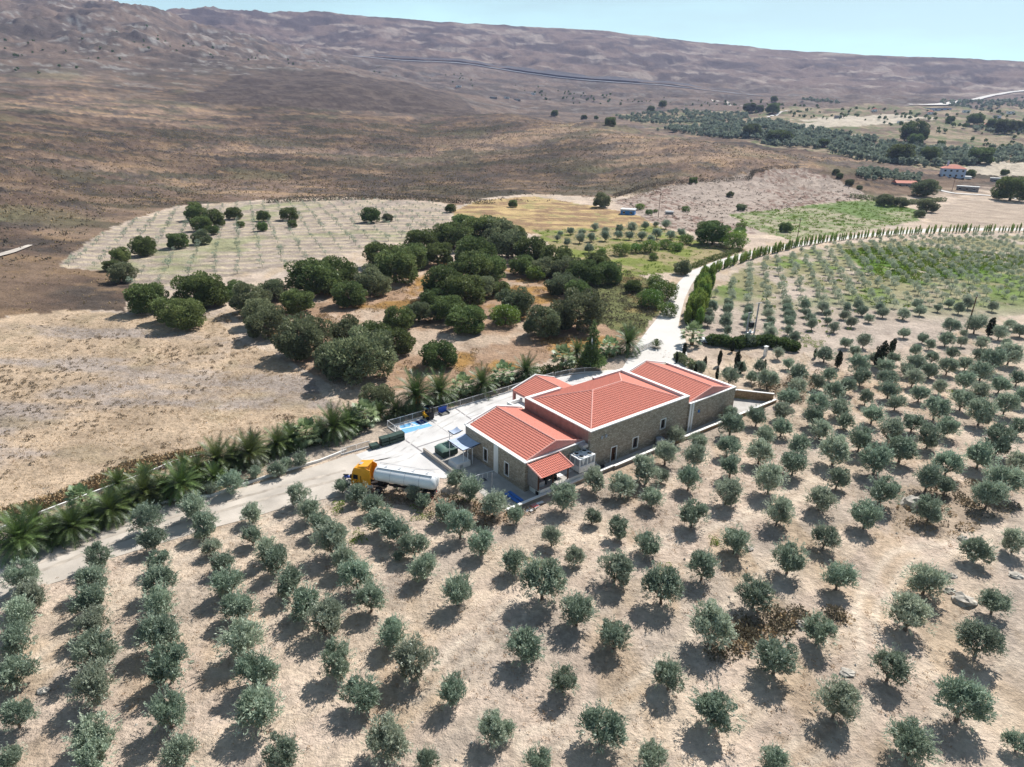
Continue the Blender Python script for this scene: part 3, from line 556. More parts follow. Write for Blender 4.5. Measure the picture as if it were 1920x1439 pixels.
# right wing
u0, u1, v0, v1, H = 21.21, 33.2, -.3, 14.2, 4.75
mb = MB(); mb.box(u0, u1, v0, v0+TH, 0, H).box(u1-TH, u1, v0+TH, v1, 0, H).box(u0, u1-TH, v1-TH, v1, 0, H); mb.build('wall', 'stone', win)
for u in (21.22, 21.85): MB().box(u, u+.42, v0-.06, v0-.003, 0, H).build('pilaster', 'white', win)
MB().box(u1-cw, u1+.06, v0+.34, v1+.06, H, H+.13).box(u0, u1+.06, v0-.06, v0+.34, H, H+.13).build('parapet_coping', 'white', win)
MB().box(u1-TH-.04, u1-TH-.003, v0+TH, v1-.4, H-.75, H-.001).build('parapet_lining', 'white', win)
um, zr = 27.3, 6.1
ped = MB(); ped.add([(u0, v0+.36, H), (u1-.5, v0+.36, H), (um, v0+.36, zr), (u0, v0+.66, H), (u1-.5, v0+.66, H), (um, v0+.66, zr)], [(0, 1, 2), (5, 4, 3), (0, 2, 5, 3), (2, 1, 4, 5)]); ped.build('gable_wall', 'pinkplaster', win)
roof(win, 'gabled_roof', [((u0+.02, v1, H-.2), (u0+.02, v0+.6, H-.2), (um, v0+.6, zr), (um, v1, zr)), ((u1-.5, v0+.6, H-.35), (u1-.5, v1, H-.35), (um, v1, zr), (um, v0+.6, zr))],
     [((um, v0+.5, zr+.04), (um, v1, zr+.04)), ((u0+.1, v0+.5, H+.03), (um, v0+.5, zr+.05)), ((u1-.5, v0+.5, H+.03), (um, v0+.5, zr+.05))])
gable_cope(u0, u1-.5, um, v1+.02, H-.1, zr+.1)
for u, z in ((23.6, 3.0), (3.4-1.2, 4.6), (3.0, 4.6)):
    MB().box(u-.17, u+.17, (v0 if u > 20 else 0)-.16, (v0 if u > 20 else 0)-.003, z-.2, z+.2).build('wall_lamp', 'hutblue' if u > 20 else 'greytank', win)
# porch wing at the back, roof terrace and light well
u0, u1, v0, v1, H = 3.9, 13.2, 14.48, 22.4, 3.6
mb = MB()
for u, v in ((u0, v1-.4), (u0, 18.4), (u0, 14.6), (u1-.4, v1-.4), (u1-.4, 18.4)): mb.box(u, u+.4, v, v+.4, 0, H-.35)
mb.box(u0, u1, v1-.4, v1, H-.348, H).box(u0, u0+.4, v0, v1-.4, H-.348, H).box(u1-.4, u1, v0, v1-.4, H-.348, H); mb.build('porch_frame', 'pinkplaster', win)
um, zr = 8.9, 4.95
roof(win, 'gabled_roof', [((u0, v1, H), (u0, v0, H), (um, v0, zr), (um, v1, zr)), ((u1, v0, H), (u1, v1, H), (um, v1, zr), (um, v0, zr))], [((um, v0+.3, zr+.04), (um, v1, zr+.04))])
gable_cope(u0-.1, u1+.1, um, v1+.02, H, zr+.1)
mb = MB(); mb.box(.9, 3.85, 14.9, 20.0, 2.3, 2.5).box(.9, 1.2, 14.9, 20.0, 2.501, 3.1).box(1.2, 3.85, 19.7, 20.0, 2.501, 3.1).box(.9, 1.2, 14.9, 20, 0, 2.299).box(1.2, 3.6, 19.7, 20, 0, 2.299); mb.build('roof_terrace', 'white', win)
mb = MB(); mb.box(13.6, 17.3, 14.5, 14.8, 0, 3.4).box(13.6, 17.3, 18.3, 18.6, 0, 3.4).box(13.6, 13.9, 14.8, 18.3, 0, 3.4).box(17, 17.3, 14.8, 18.3, 0, 3.4).box(13.9, 17, 14.8, 18.3, 2.2, 2.4); mb.build('light_well', 'white', win)

# ---- paved yard
sheet('yard_paving', [W3(*p) for p in ((-24.2, 23.2), (-16, 24.0), (-15.9, 28.7), (-5, 28.7), (10, 28.9), (19, 29.3), (30, 26.6), (30, 14.3), (21.2, 14.3), (0, 14.5), (-10.5, 14.9), (-10.6, 15.5), (-15.4, 15.5), (-15.5, 10.2), (-17.2, 9.9), (-22, 16), (-25, 21))], 'concrete', .04)
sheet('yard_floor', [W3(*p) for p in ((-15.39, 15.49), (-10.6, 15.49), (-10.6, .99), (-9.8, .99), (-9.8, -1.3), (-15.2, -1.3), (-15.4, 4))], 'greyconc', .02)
sheet('side_path', [W3(*p) for p in ((1.2, -1.3), (33.2, -1.3), (33.2, -.31), (21.3, -.31), (21.2, 0), (1.2, 0))], 'greyconc', .02)
for k, pts in enumerate((((-16.1, 23.4), (-15.9, 18.4)), ((-15.8, 20), (-9.5, 20.1)), ((-4, 20.6), (-3.6, 28.4)), ((-15.6, 18.4), (-15.4, 15.5)), ((-22, 16.2), (-16.6, 12.6)), ((-4, 24.2), (4, 24.3)), ((-9.5, 20.1), (-9.4, 28.5)), ((8, 24), (20, 24.6)))):
    a, b_ = np.array(pts[0]), np.array(pts[1]); d = (b_-a)/np.linalg.norm(b_-a); n_v = np.array([-d[1], d[0]])*(.13 if k in (0, 1, 2) else .035)
    m_ = 'joint'; tag(MB().prism([tuple(W3(*p)[:2]) for p in (a-n_v, b_-n_v, b_+n_v, a+n_v)], .042, .048).build('drain_channel' if k < 3 else 'paving_joint', m_), kind='structure')
t = yard_thing('retaining_wall', 'low grey retaining wall between the pale yard and the shaded lower court', 'wall', -15.7, 15)
MB().box(-.12, .12, -4.6, 3.2, 0, .55).build('wall_body', 'greyconc', t); MB().box(-.16, .16, -4.65, 3.25, .551, .63).build('coping', 'mud', t)
t = yard_thing('ramp_block', 'white concrete loading block beside the canopy posts', 'ramp', -13.6, 11.9)
MB().add([(-1.3, -1, 0), (1.2, -1, 0), (1.2, 1.1, 0), (-1.3, 1.1, 0), (-1.0, -1, .85), (1.2, -1, .85), (1.2, 1.1, .85), (-1.0, 1.1, .85)], [(0, 3, 2, 1), (4, 5, 6, 7), (0, 1, 5, 4), (1, 2, 6, 5), (2, 3, 7, 6), (3, 0, 4, 7)]).build('block_body', 'white', t)
MB().box(-.6, -.1, -1.02, -1.001, .1, .6).build('inspection_plate', 'steel', t)
# painted parking mark
t = yard_thing('painted_parking_mark', 'light blue painted bay with wheelchair square and white triangle on pale paving', 'ground marking', -12.6, 26.4)
MB().prism([(-2.6, -1.35), (2.4, -1.5), (2.2, 1.55), (-1.9, 1.5)], .043, .049).build('painted_bay', 'lightblue', t)
MB().prism([(-3.2, .5), (2.2, -.45), (2.3, -.27), (-3.1, .72)], .050, .054).build('white_stripe', 'whitepaint', t)
MB().prism([(-.6, .35), (.5, .25), (.1, 1.25)], .050, .054).build('white_triangle', 'whitepaint', t); MB().lathe([(.16, .055), (.16, .058)], 12, (.02, .55, 0)).build('triangle_dot', 'lightblue', t)
MB().prism([(.9, .15), (2.3, .05), (2.25, 1.45), (1.0, 1.5)], .050, .054).build('navy_square', 'navy', t)
w_ = MB(); w_.lathe([(.11, .055), (.11, .058)], 10, (1.55, 1.2, 0)).prism([(1.5, .6), (1.6, .6), (1.62, 1.05), (1.5, 1.05)], .055, .058).prism([(1.6, .6), (1.95, .6), (1.95, .68), (1.6, .68)], .0555, .0585).prism([(1.87, .3), (1.95, .3), (1.95, .6), (1.87, .6)], .055, .058)
for k in range(14):
    a0, a1 = R(120+k*17), R(137+k*17); w_.prism([(1.6+.3*math.cos(a0), .52+.3*math.sin(a0)), (1.6+.3*math.cos(a1), .52+.3*math.sin(a1)), (1.6+.23*math.cos(a1), .52+.23*math.sin(a1)), (1.6+.23*math.cos(a0), .52+.23*math.sin(a0))], .055, .0575)
w_.build('wheelchair_symbol', 'whitepaint', t)

# ---- raised terrace with cooler, lean-to
t = yard_thing('equipment_terrace', 'raised concrete terrace under the cooler and the red tiled lean-to', 'terrace', -4.4, 0)
MB().box(-5.4, 5.4, -1.28, -.02, 0, 1.05).box(-5.4, 4.3, -.02, .995, 0, 1.05).build('terrace_slab', 'white', t)
MB().box(-3.2, -2.5, -1.3, -1.281, .1, .8).build('hatch', 'dark', t); MB().box(-5.42, -5.401, -.9, -.3, .05, .6).build('hatch', 'dark', t)
MB().box(-5.3, 5.3, -1.2, -.06, 1.051, 1.06).build('terrace_surface', 'greyconc', t)
s_ = yard_thing('lean_to_shed', 'lean-to shelter with a bright red tiled roof on dark posts against the stone wing', 'shed', -7.6, 0, 1.06)
rf = roof(s_, 'tiled_roof', [((-2.7, -1.95, 2.2), (2.8, -1.95, 2.2), (2.8, .98, 2.95), (-2.7, .98, 2.95))], [((-2.7, -1.95, 2.26), (-2.7, .95, 3.02)), ((2.8, -1.95, 2.26), (2.8, .95, 3.02))])
for x, y in ((-2.5, -1.15), (2.6, -1.15), (0, -1.15), (2.6, .8)): MB().box(x-.07, x+.07, y-.07, y+.07, 0, 2.33+(y+1.15)*.26).build('post', 'wood', s_)
MB().box(-2.6, 2.7, -1.2, -1.06, 2.2, 2.33).build('eave_beam', 'wood', s_)
for k in range(6): MB().box(-2.62, -2.55, -1.1+k*.34, -1.1+k*.34+.32, 0, 2.3+k*.085).build('side_panel', 'blockgrey', s_)
t = yard_thing('wine_press', 'dark machine under the red tiled lean-to with a white tray beside it', 'machine', -7.4, -.2, 1.06)
mb = MB(); mb.tube([(-.8, 0, .8), (.9, 0, .8)], .42, 12).box(-.9, -.75, -.4, .4, 0, .8).box(.85, 1, -.4, .4, 0, .8); mb.build('drum', 'dark', t); MB().box(1.3, 2.1, -.45, .25, .35, .42).box(1.35, 1.4, -.4, -.35, 0, .35).box(2, 2.05, .1, .15, 0, .35).build('tray', 'whitepaint', t); MB().box(-2.1, -1.2, -.5, .3, 0, .75).build('motor_box', 'greytank', t)
def chiller():
    t = yard_thing('air_cooler', 'large white air cooler with four round fans on top beside the lean-to', 'air cooler', -1.45, -.15, 1.06)
    w, l, h = 1.45, 1.02, 2.15
    MB().box(-w, w, -l, l, .12, 1.0).box(-w, w, -l, l, 2.0, h).build('casing', 'whitepaint', t); MB().box(-w+.1, w-.1, -l+.1, l-.1, 1.0, 2.0).build('coil', 'greytank', t)
    f = MB()
    for x in (-w, -.08, w-.16):
        for y in (-l, l-.12): MB().box(x, x+.16, y, y+.12, 1.001, 1.999).build('corner_post', 'whitepaint', t)
    for x in (-w, w-.12): MB().box(x, x+.12, -.06, .06, 1.001, 1.999).build('corner_post', 'whitepaint', t)
    for s in (-1, 1):
        for x in (-.85, .62): MB().add([(x-.22, s*(l+.003), 2.0), (x+.42, s*(l+.003), 2.0), (x+.1, s*(l-.04), 1.05), (x-.22, s*(l-.05), 2.0), (x+.42, s*(l-.05), 2.0), (x+.1, s*(l-.09), 1.05)], [(0, 1, 2), (5, 4, 3), (0, 2, 5, 3), (2, 1, 4, 5), (1, 0, 3, 4)]).build('intake_panel', 'whitepaint', t)
    MB().box(-w, w, -l, -l+.1, 0, .119).box(-w, w, l-.1, l, 0, .119).build('skid', 'steel', t)
    for x in (-.75, .75):
        for y in (-.5, .5):
            fan = MB().lathe([(.42, .0), (.43, .16), (.37, .17), (.36, .0)], 20, (x, y, h), False).build('fan', 'whitepaint', t); bl = MB()
            for k in range(5):
                a = k*2*math.pi/5; c, s = math.cos(a), math.sin(a); pts = [(.05, -.04, .05), (.32, -.13, .12), (.33, .12, .06), (.06, .04, .03)]
                V = [(x+p[0]*c-p[1]*s, y+p[0]*s+p[1]*c, h+p[2]) for p in pts]; V += [(v[0], v[1], v[2]-.012) for v in V]; bl.add(V, [(0, 1, 2, 3), (7, 6, 5, 4), (0, 4, 5, 1), (1, 5, 6, 2), (2, 6, 7, 3), (3, 7, 4, 0)])
            bl.lathe([(.07, .03), (.07, .14), (.02, .15)], 10, (x, y, h)); bl.build('fan_blade', 'dark', fan); MB().lathe([(.355, .004), (.355, .012)], 16, (x, y, h)).build('fan_well', 'dark', fan)
    return t
chiller()
t = yard_thing('pump_set', 'small dark pump with pipes on the step beside the air cooler', 'pump', 1.9, -.75)
mb = MB(); mb.tube([(-.3, 0, .45), (.35, 0, .45)], .2, 10).box(-.4, .5, -.25, .25, 0, .12).box(-.25, -.2, -.05, .05, .12, .3).box(.2, .25, -.05, .05, .12, .3); mb.build('pump_body', 'dark', t); MB().tube([(.35, 0, .45), (.8, 0, .45), (.8, 0, .9), (.8, .4, .9)], .06, 8).build('pipe', 'steel', t); MB().tube([(-.3, .1, .5), (-.9, .1, .5), (-.9, .35, 1.3)], .05, 8).build('pipe', 'steel', t)
t = yard_thing('water_tank', 'round grey plastic tank against the long stone wall', 'tank', 14.2, -.74)
MB().lathe([(.62, 0), (.66, .3), (.66, 1.15), (.62, 1.2), (.62, 1.12), (.2, 1.14), (0.05, 1.14)], 24).build('tank_body', 'greytank', t); MB().lathe([(.24, 1.14), (.24, 1.2), (.1, 1.22)], 14).build('lid', 'steel', t)

# ---- boundary wall with white coping
def boundary():
    t = yard_thing('boundary_wall', 'long low rendered wall with a broad white coping between grove and winery', 'wall', 0, 0)
    runs = [((-15.4, -1.42), (3.3, -1.42)), ((3.3, -1.42), (3.3, -1.62)), ((3.3, -1.62), (15.4, -1.62)), ((15.4, -1.62), (43.6, -1.9))]
    runs = [runs[0], runs[2], runs[3]]
    for k, (a, b_) in enumerate(runs):
        mb = MB(); T = wall_along(mb, a, b_, -.2, .5, -.28); mb.build('wall_run', 'ochrestone' if k == 2 else 'mud', t)
        L_ = math.dist(a, b_); n = max(1, int(L_/1.6))
        for i in range(n): MB().box(L_*i/n+.006, L_*(i+1)/n-.006, -.36, .06, .501, .585+.006*((i*7) % 3), T).build('coping_slab', 'white', t)
    return t
boundary()
t = yard_thing('court_wall', 'ochre stone court wall with white coping at the far end of the winery', 'wall', 33.3, 0)
mb = MB(); T = wall_along(mb, (10.1, -1.55), (6.3, 3.4), 0, 1.5, .3); T2 = wall_along(mb, (6.28, 3.42), (0, 5.4), 0, 1.5, .3); mb.build('wall_run', 'ochrestone', t)
MB().box(-.05, 6.24, -.06, .36, 1.501, 1.6, T).box(0, 6.5, -.06, .36, 1.501, 1.6, T2).build('coping', 'white', t)
sheet('court_floor', [W3(*p) for p in ((33.25, -1.5), (43.0, -1.5), (39.5, 3.2), (33.25, 5.1))], 'greyconc', .02)
t = yard_thing('plank_pile', 'white boards and a red rack lying outside the low wall', 'boards', -12.6, -2.6)
for k, (x, y, a, m_) in enumerate(((0, 0, .1, 'whitepaint'), (.5, -.25, .25, 'steel'), (1.4, .2, -.05, 'whitepaint'))):
    T = Matrix.Translation((x, y, .02+.07*k)) @ Matrix.Rotation(a, 4, 'Z'); MB().box(-.9, .9, -.2, .2, 0, .06, T).build('board', m_, t)
mb = MB()
for k in range(5): mb.box(.2+k*.22, .25+k*.22, -.35, .25, .27, .31)
mb.box(.2, 1.15, -.37, -.33, .311, .34).box(.2, 1.15, .2, .24, .311, .34); mb.build('rack', 'red', t)

# ---- things in the yards
t = yard_thing('blue_slide', 'two long blue plastic panels lying in the shaded court by the white-capped wall', 'panels', -12.6, .5)
for k in range(2): MB().box(-.32+k*.55-.25, -.32+k*.55+.22, -1.3, 1.5, .1+.08*k, .2+.08*k).build('panel', 'slideblue', t)
MB().box(-.7, .6, -1.1, -1.0, .02, .1).build('bearer', 'wood', t); MB().box(-.7, .6, 1.1, 1.2, .02, .1).build('bearer', 'wood', t)
t = yard_thing('drain_grate', 'square dark drain grate in the shaded court floor', 'grate', -13.2, 6.6)
f = MB().box(-.5, .5, -.5, -.42, .02, .05).box(-.5, .5, .42, .5, .02, .05).box(-.5, -.42, -.42, .42, .02, .05).box(.42, .5, -.42, .42, .02, .05).build('frame', 'steel', t)
for k in range(7): MB().box(-.40+k*.12, -.34+k*.12, -.42, .42, .022, .045).build('grate_bar', 'dark', t)
t = yard_thing('handrail', 'white painted handrail across the shaded court up to the stone wing', 'railing', -13.5, 6.8)
MB().tube([(-2, .2, .95), (1.8, -.25, .95), (1.95, -.27, .95)], .035, 6).build('top_rail', 'whitepaint', t)
for k in range(6): x = -1.9+k*.72; MB().tube([(x, .2-.118*(x+2), .02), (x, .2-.118*(x+2), .95)], .028, 6).build('post', 'whitepaint', t)
t = yard_thing('court_post', 'single slim steel post standing alone in the shaded court', 'post', -13.6, 4.1); MB().tube([(0, 0, 0), (0, 0, 2.3)], .04, 8).build('shaft', 'steel', t); MB().box(-.12, .12, -.12, .12, 0, .03).build('foot_plate', 'steel', t)
def canopy(label, u0, u1, v0, v1, z, posts):
    t = yard_thing('shade_canopy', label, 'canopy', (u0+u1)/2, (v0+v1)/2); nx, ny = 10, 8; hx, hy = (u1-u0)/2, (v1-v0)/2; V = []
    for lay in (0, -.05):
        for j in range(ny+1):
            for i in range(nx+1): a, b_ = i/nx*2-1, j/ny*2-1; V.append((a*hx, b_*hy, z+.18*(a*a)-.2*(1-b_*b_)+.12*a+lay))
    n = (nx+1)*(ny+1); F = [(j*(nx+1)+i, j*(nx+1)+i+1, (j+1)*(nx+1)+i+1, (j+1)*(nx+1)+i) for j in range(ny) for i in range(nx)]; F += [tuple(n+q for q in f[::-1]) for f in F]
    MB().add(V, F).build('canopy_sheet', 'fabric', t, True)
    mb = MB(); mb.tube([(-hx, -hy, z+.02), (-hx, hy, z+.02)], .07, 6).tube([(-hx, -hy, z+.02), (hx, -hy, z+.24)], .06, 6); mb.build('edge_bar', 'dark', t)
    for x, y in posts: MB().tube([(x, y, 0), (x, y, z-.05)], .05, 8).build('post', 'whitepaint', t)
canopy('pale blue sagging canopy on white posts against the stone wing', -13.6, -10.65, 11.0, 14.9, 2.65, [(-1.3, -1.8), (-1.3, 1.8), (-.6, -1.85), (0.2, -1.8)])
canopy('small pale blue awning at the corner of the stone wing above a red sheet', -12.2, -10.65, 15.5, 17.0, 2.9, [(-.65, .6)])
t = yard_thing('red_sheet', 'bright red sheet hanging under the small awning', 'sheet', -11.5, 15.9, 1.6); MB().box(-1.0, .6, -.4, .4, 0, .06).build('sheet', 'red', t); MB().box(-.9, -.84, -.3, -.24, -1.6, 0).build('leg', 'steel', t); MB().box(.4, .46, .2, .26, -1.6, 0).build('leg', 'steel', t)
t = yard_thing('stone_plinth', 'short grey wall stub beside the small blue awning', 'wall', -12.4, 17.6); MB().box(-.9, .5, -.2, .2, 0, .75).build('wall_body', 'blockgrey', t); MB().box(-.93, .53, -.23, .23, .751, .81).build('coping', 'mud', t)
# crates
def crate_mesh():
    mb = MB(); w, l, h = .60, .50, .58; mb.box(-w, w, -l, l, .1, .14)
    for a in (-1, 1): mb.box(-w, w, a*l-.02, a*l+.02, .141, h).box(a*w-.02, a*w+.02, -l+.021, l-.021, .141, h)
    for a in (-1, 0, 1): mb.box(a*(w-.08)-.06, a*(w-.08)+.06, -l, l, 0, .099)
    for k in range(5):
        for a in (-1, 1): mb.box(-w+.12+k*.24, -w+.18+k*.24, a*(l+.022)-.01, a*(l+.022)+.01, .16, h-.05)
    return mb.mesh('crate')
cm = crate_mesh(); cm.materials.append(M['crate']); lm = MB().box(-.64, .64, -.54, .54, .585, .625).mesh('lid'); lm.materials.append(M['crate'])
ordn = ['first', 'second', 'third', 'fourth', 'fifth', 'sixth', 'seventh', 'eighth', 'ninth', 'tenth', 'eleventh', 'twelfth', 'thirteenth', 'fourteenth', 'fifteenth', 'sixteenth', 'seventeenth', 'eighteenth', 'nineteenth', 'twentieth', 'twenty-first', 'twenty-second', 'twenty-third', 'twenty-fourth', 'twenty-fifth', 'twenty-sixth', 'twenty-seventh', 'twenty-eighth']
for k in range(4):
    for lev in range(2):
        if k == 0 and lev: continue
        t = yard_thing('harvest_crate', f"dark green harvest crate, {ordn[k]} from the road end, {'upper' if lev else 'lower'} layer by the fence", 'crate', -20.6+k*1.3-(.35 if k == 0 else 0), 23.55+.06*(k % 2), .04+lev*.64, (k*.7 % 1-.5)*.1, 'dark green harvest crates stacked by the yard fence')
        link('crate_body', cm, t); 
        if lev or k == 0: link('lid', lm, t)
t = yard_thing('covered_bin', 'large dark container under a grey-green tarpaulin beside the blue canopy', 'container', -13.2, 16.0)
MB().box(-1.3, 1.3, -1.1, 1.1, .1, 1.1).build('container_body', 'crate', t); V = []
for j in range(9):
    for i in range(9): a, b_ = i/4-1, j/4-1; V.append((a*1.42, b_*1.22, 1.22+.22*(1-max(abs(a), abs(b_))**3)-.25*(max(abs(a), abs(b_)) > .99)+.05*math.sin(i*2.1+j*1.3)))
MB().add(V, [(j*9+i, j*9+i+1, (j+1)*9+i+1, (j+1)*9+i) for j in range(8) for i in range(8)]).build('tarpaulin', 'tarp', t, True)
for x in (-1.1, 1.1): MB().box(x-.1, x+.1, -1.1, 1.1, 0, .099).build('skid', 'wood', t)
# forklift
t = yard_thing('forklift', 'yellow forklift truck with a dark mast and pale roof parked on the blue mark', 'forklift', -9.3, 27.3, .05, R(-80))
MB().box(-.95, .1, -.5, .5, .25, .85).box(-1.15, -.951, -.45, .45, .3, 1.0).build('body', 'yellow', t); MB().box(-.7, -.3, -.25, .25, .851, 1.0).box(-.78, -.701, -.25, .25, .9, 1.45).build('seat', 'dark', t)
for x, y in ((-.9, -.45), (-.9, .45), (.15, -.45), (.15, .45)): MB().tube([(x, y, .8), (x*.85, y, 2.05)], .04, 6).build('cage_post', 'dark', t); MB().box(-.85, .3, -.52, .52, 2.05, 2.12).build('overhead_guard', 'lightblue', t)
mb = MB()
for y in (-.33, .33): mb.box(.35, .50, y-.08, y+.08, .08, 2.35)
mb.box(.36, .46, -.25, .25, 2.2, 2.28).box(.36, .46, -.25, .25, 1.1, 1.18).box(.51, .57, -.5, .5, .2, 1.15).box(-.1, .3, -.5, .5, .86, 1.25); mb.build('mast', 'dark', t)
for y in (-.25, .25): MB().box(.55, 1.5, y-.06, y+.06, .06, .11).build('fork', 'steel', t)
for x, y, r in ((.1, -.5, .3), (.1, .5, .3), (-.85, -.48, .25), (-.85, .48, .25)): MB().tube([(x, y-.1, r), (x, y+.1, r)], r, 16).build('wheel', 'dark', t)
t = yard_thing('blue_hopper', 'open bright blue box with a raised lid by the yard fence', 'box', -6.3, 27.6, .04)
MB().box(-.75, .75, -.5, .5, 0, .12).box(-.75, -.7, -.5, .5, .121, .35).box(.7, .75, -.5, .5, .121, .35).build('box_body', 'mesh', t); MB().box(-.78, .78, .5, .58, .1, 1.1).build('lid', 'blue', t)

# ---- fences
def mesh_fence(label, pts, h=1.1, base=.0, group=None, world=False, panel='mesh'):
    P = [np.array(p[:2]) if world else np.array(W3(*p)[:2]) for p in pts]; t = thing('mesh_fence', label, 'fence', (P[0][0], P[0][1], 0), 0, group); o = P[0]
    for a, b_ in zip(P[:-1], P[1:]):
        L_ = np.linalg.norm(b_-a); n = max(1, int(round(L_/2.4))); d = (b_-a)/L_; an = math.atan2(d[1], d[0])
        T0 = Matrix.Translation((a[0]-o[0], a[1]-o[1], 0)) @ Matrix.Rotation(an, 4, 'Z')
        MB().box(0, L_, -.02, .02, h+base-.03, h+base+.03, T0).build('top_rail', 'whitepaint', t)
        MB().box(0, L_, -.09, .09, 0, .16+base, T0).build('kerb', 'white', t)
        for i in range(n):
            s = L_/n; mb = MB(); x0 = i*s+.04; x1 = (i+1)*s-.04
            for k in range(int((x1-x0)/.10)): mb.box(x0+k*.10, x0+k*.10+.035, -.006, .006, .17+base, h+base-.04, T0)
            for z in (.35, .6, .85): mb.box(x0, x1, .0065, .0165, z+base, z+base+.02, T0)
            mb.build('fence_panel', panel, t)
        for i in range(n+1): MB().tube([tuple(T0 @ Vector((i*L_/n, .06, 0))), tuple(T0 @ Vector((i*L_/n, .06, h+base+.05)))], .035, 6).build('post', 'whitepaint', t)
    return t
mesh_fence('dark mesh fence with white rail along the palm side of the yard', [(-16.0, 23.9), (-16.1, 28.6), (-5, 28.6), (8, 28.8), (14, 29.2), (19, 29.3)], 1.15)
mesh_fence('curved mesh fence on a white kerb behind the porch wing', [(19.6, 29.4), (23, 29.0), (26, 28), (28.8, 26.4)], 1.0)
a = at(693, 838); b_ = at(596, 874)
mesh_fence('mesh fence beside the dirt road between crates and palms', [W3(-21.4, 24.3)[:2], W3(-25.5, 24.4)[:2], tuple(at(640, 853)[:2])], 1.0, world=True)
# white kerb wall under the palms and pale wall behind them
def low_wall(name, label, pts, h, w, m, cap=None):
    P = [np.array(p[:2]) for p in pts]; t = thing(name, label, 'wall', (P[0][0], P[0][1], 0)); o = P[0]
    for a, b_ in zip(P[:-1], P[1:]):
        L_ = np.linalg.norm(b_-a); d = (b_-a)/L_; T0 = Matrix.Translation((a[0]-o[0], a[1]-o[1], 0)) @ Matrix.Rotation(math.atan2(d[1], d[0]), 4, 'Z'); n = max(1, int(L_/3))
        for i in range(n): MB().box(L_*i/n, L_*(i+1)/n-.015, -w/2, w/2, -.1, h+.02*math.sin(i*2.3), T0).build('wall_section', m, t)
    return t
low_wall('roadside_kerb', 'thin pale kerb wall along the dirt road under the palms', [at(*p) for p in ((-60, 1045), (0, 1018), (130, 1000), (250, 962), (330, 938), (395, 932), (470, 906), (530, 886), (600, 866), (650, 846))], .35, .22, 'white')
low_wall('palm_row_wall', 'low white wall glimpsed behind the palm row on the field side', [at(*p) for p in ((-60, 1030), (0, 996), (60, 972), (130, 945), (210, 915), (270, 893), (330, 868), (380, 856))], .45, .22, 'white')

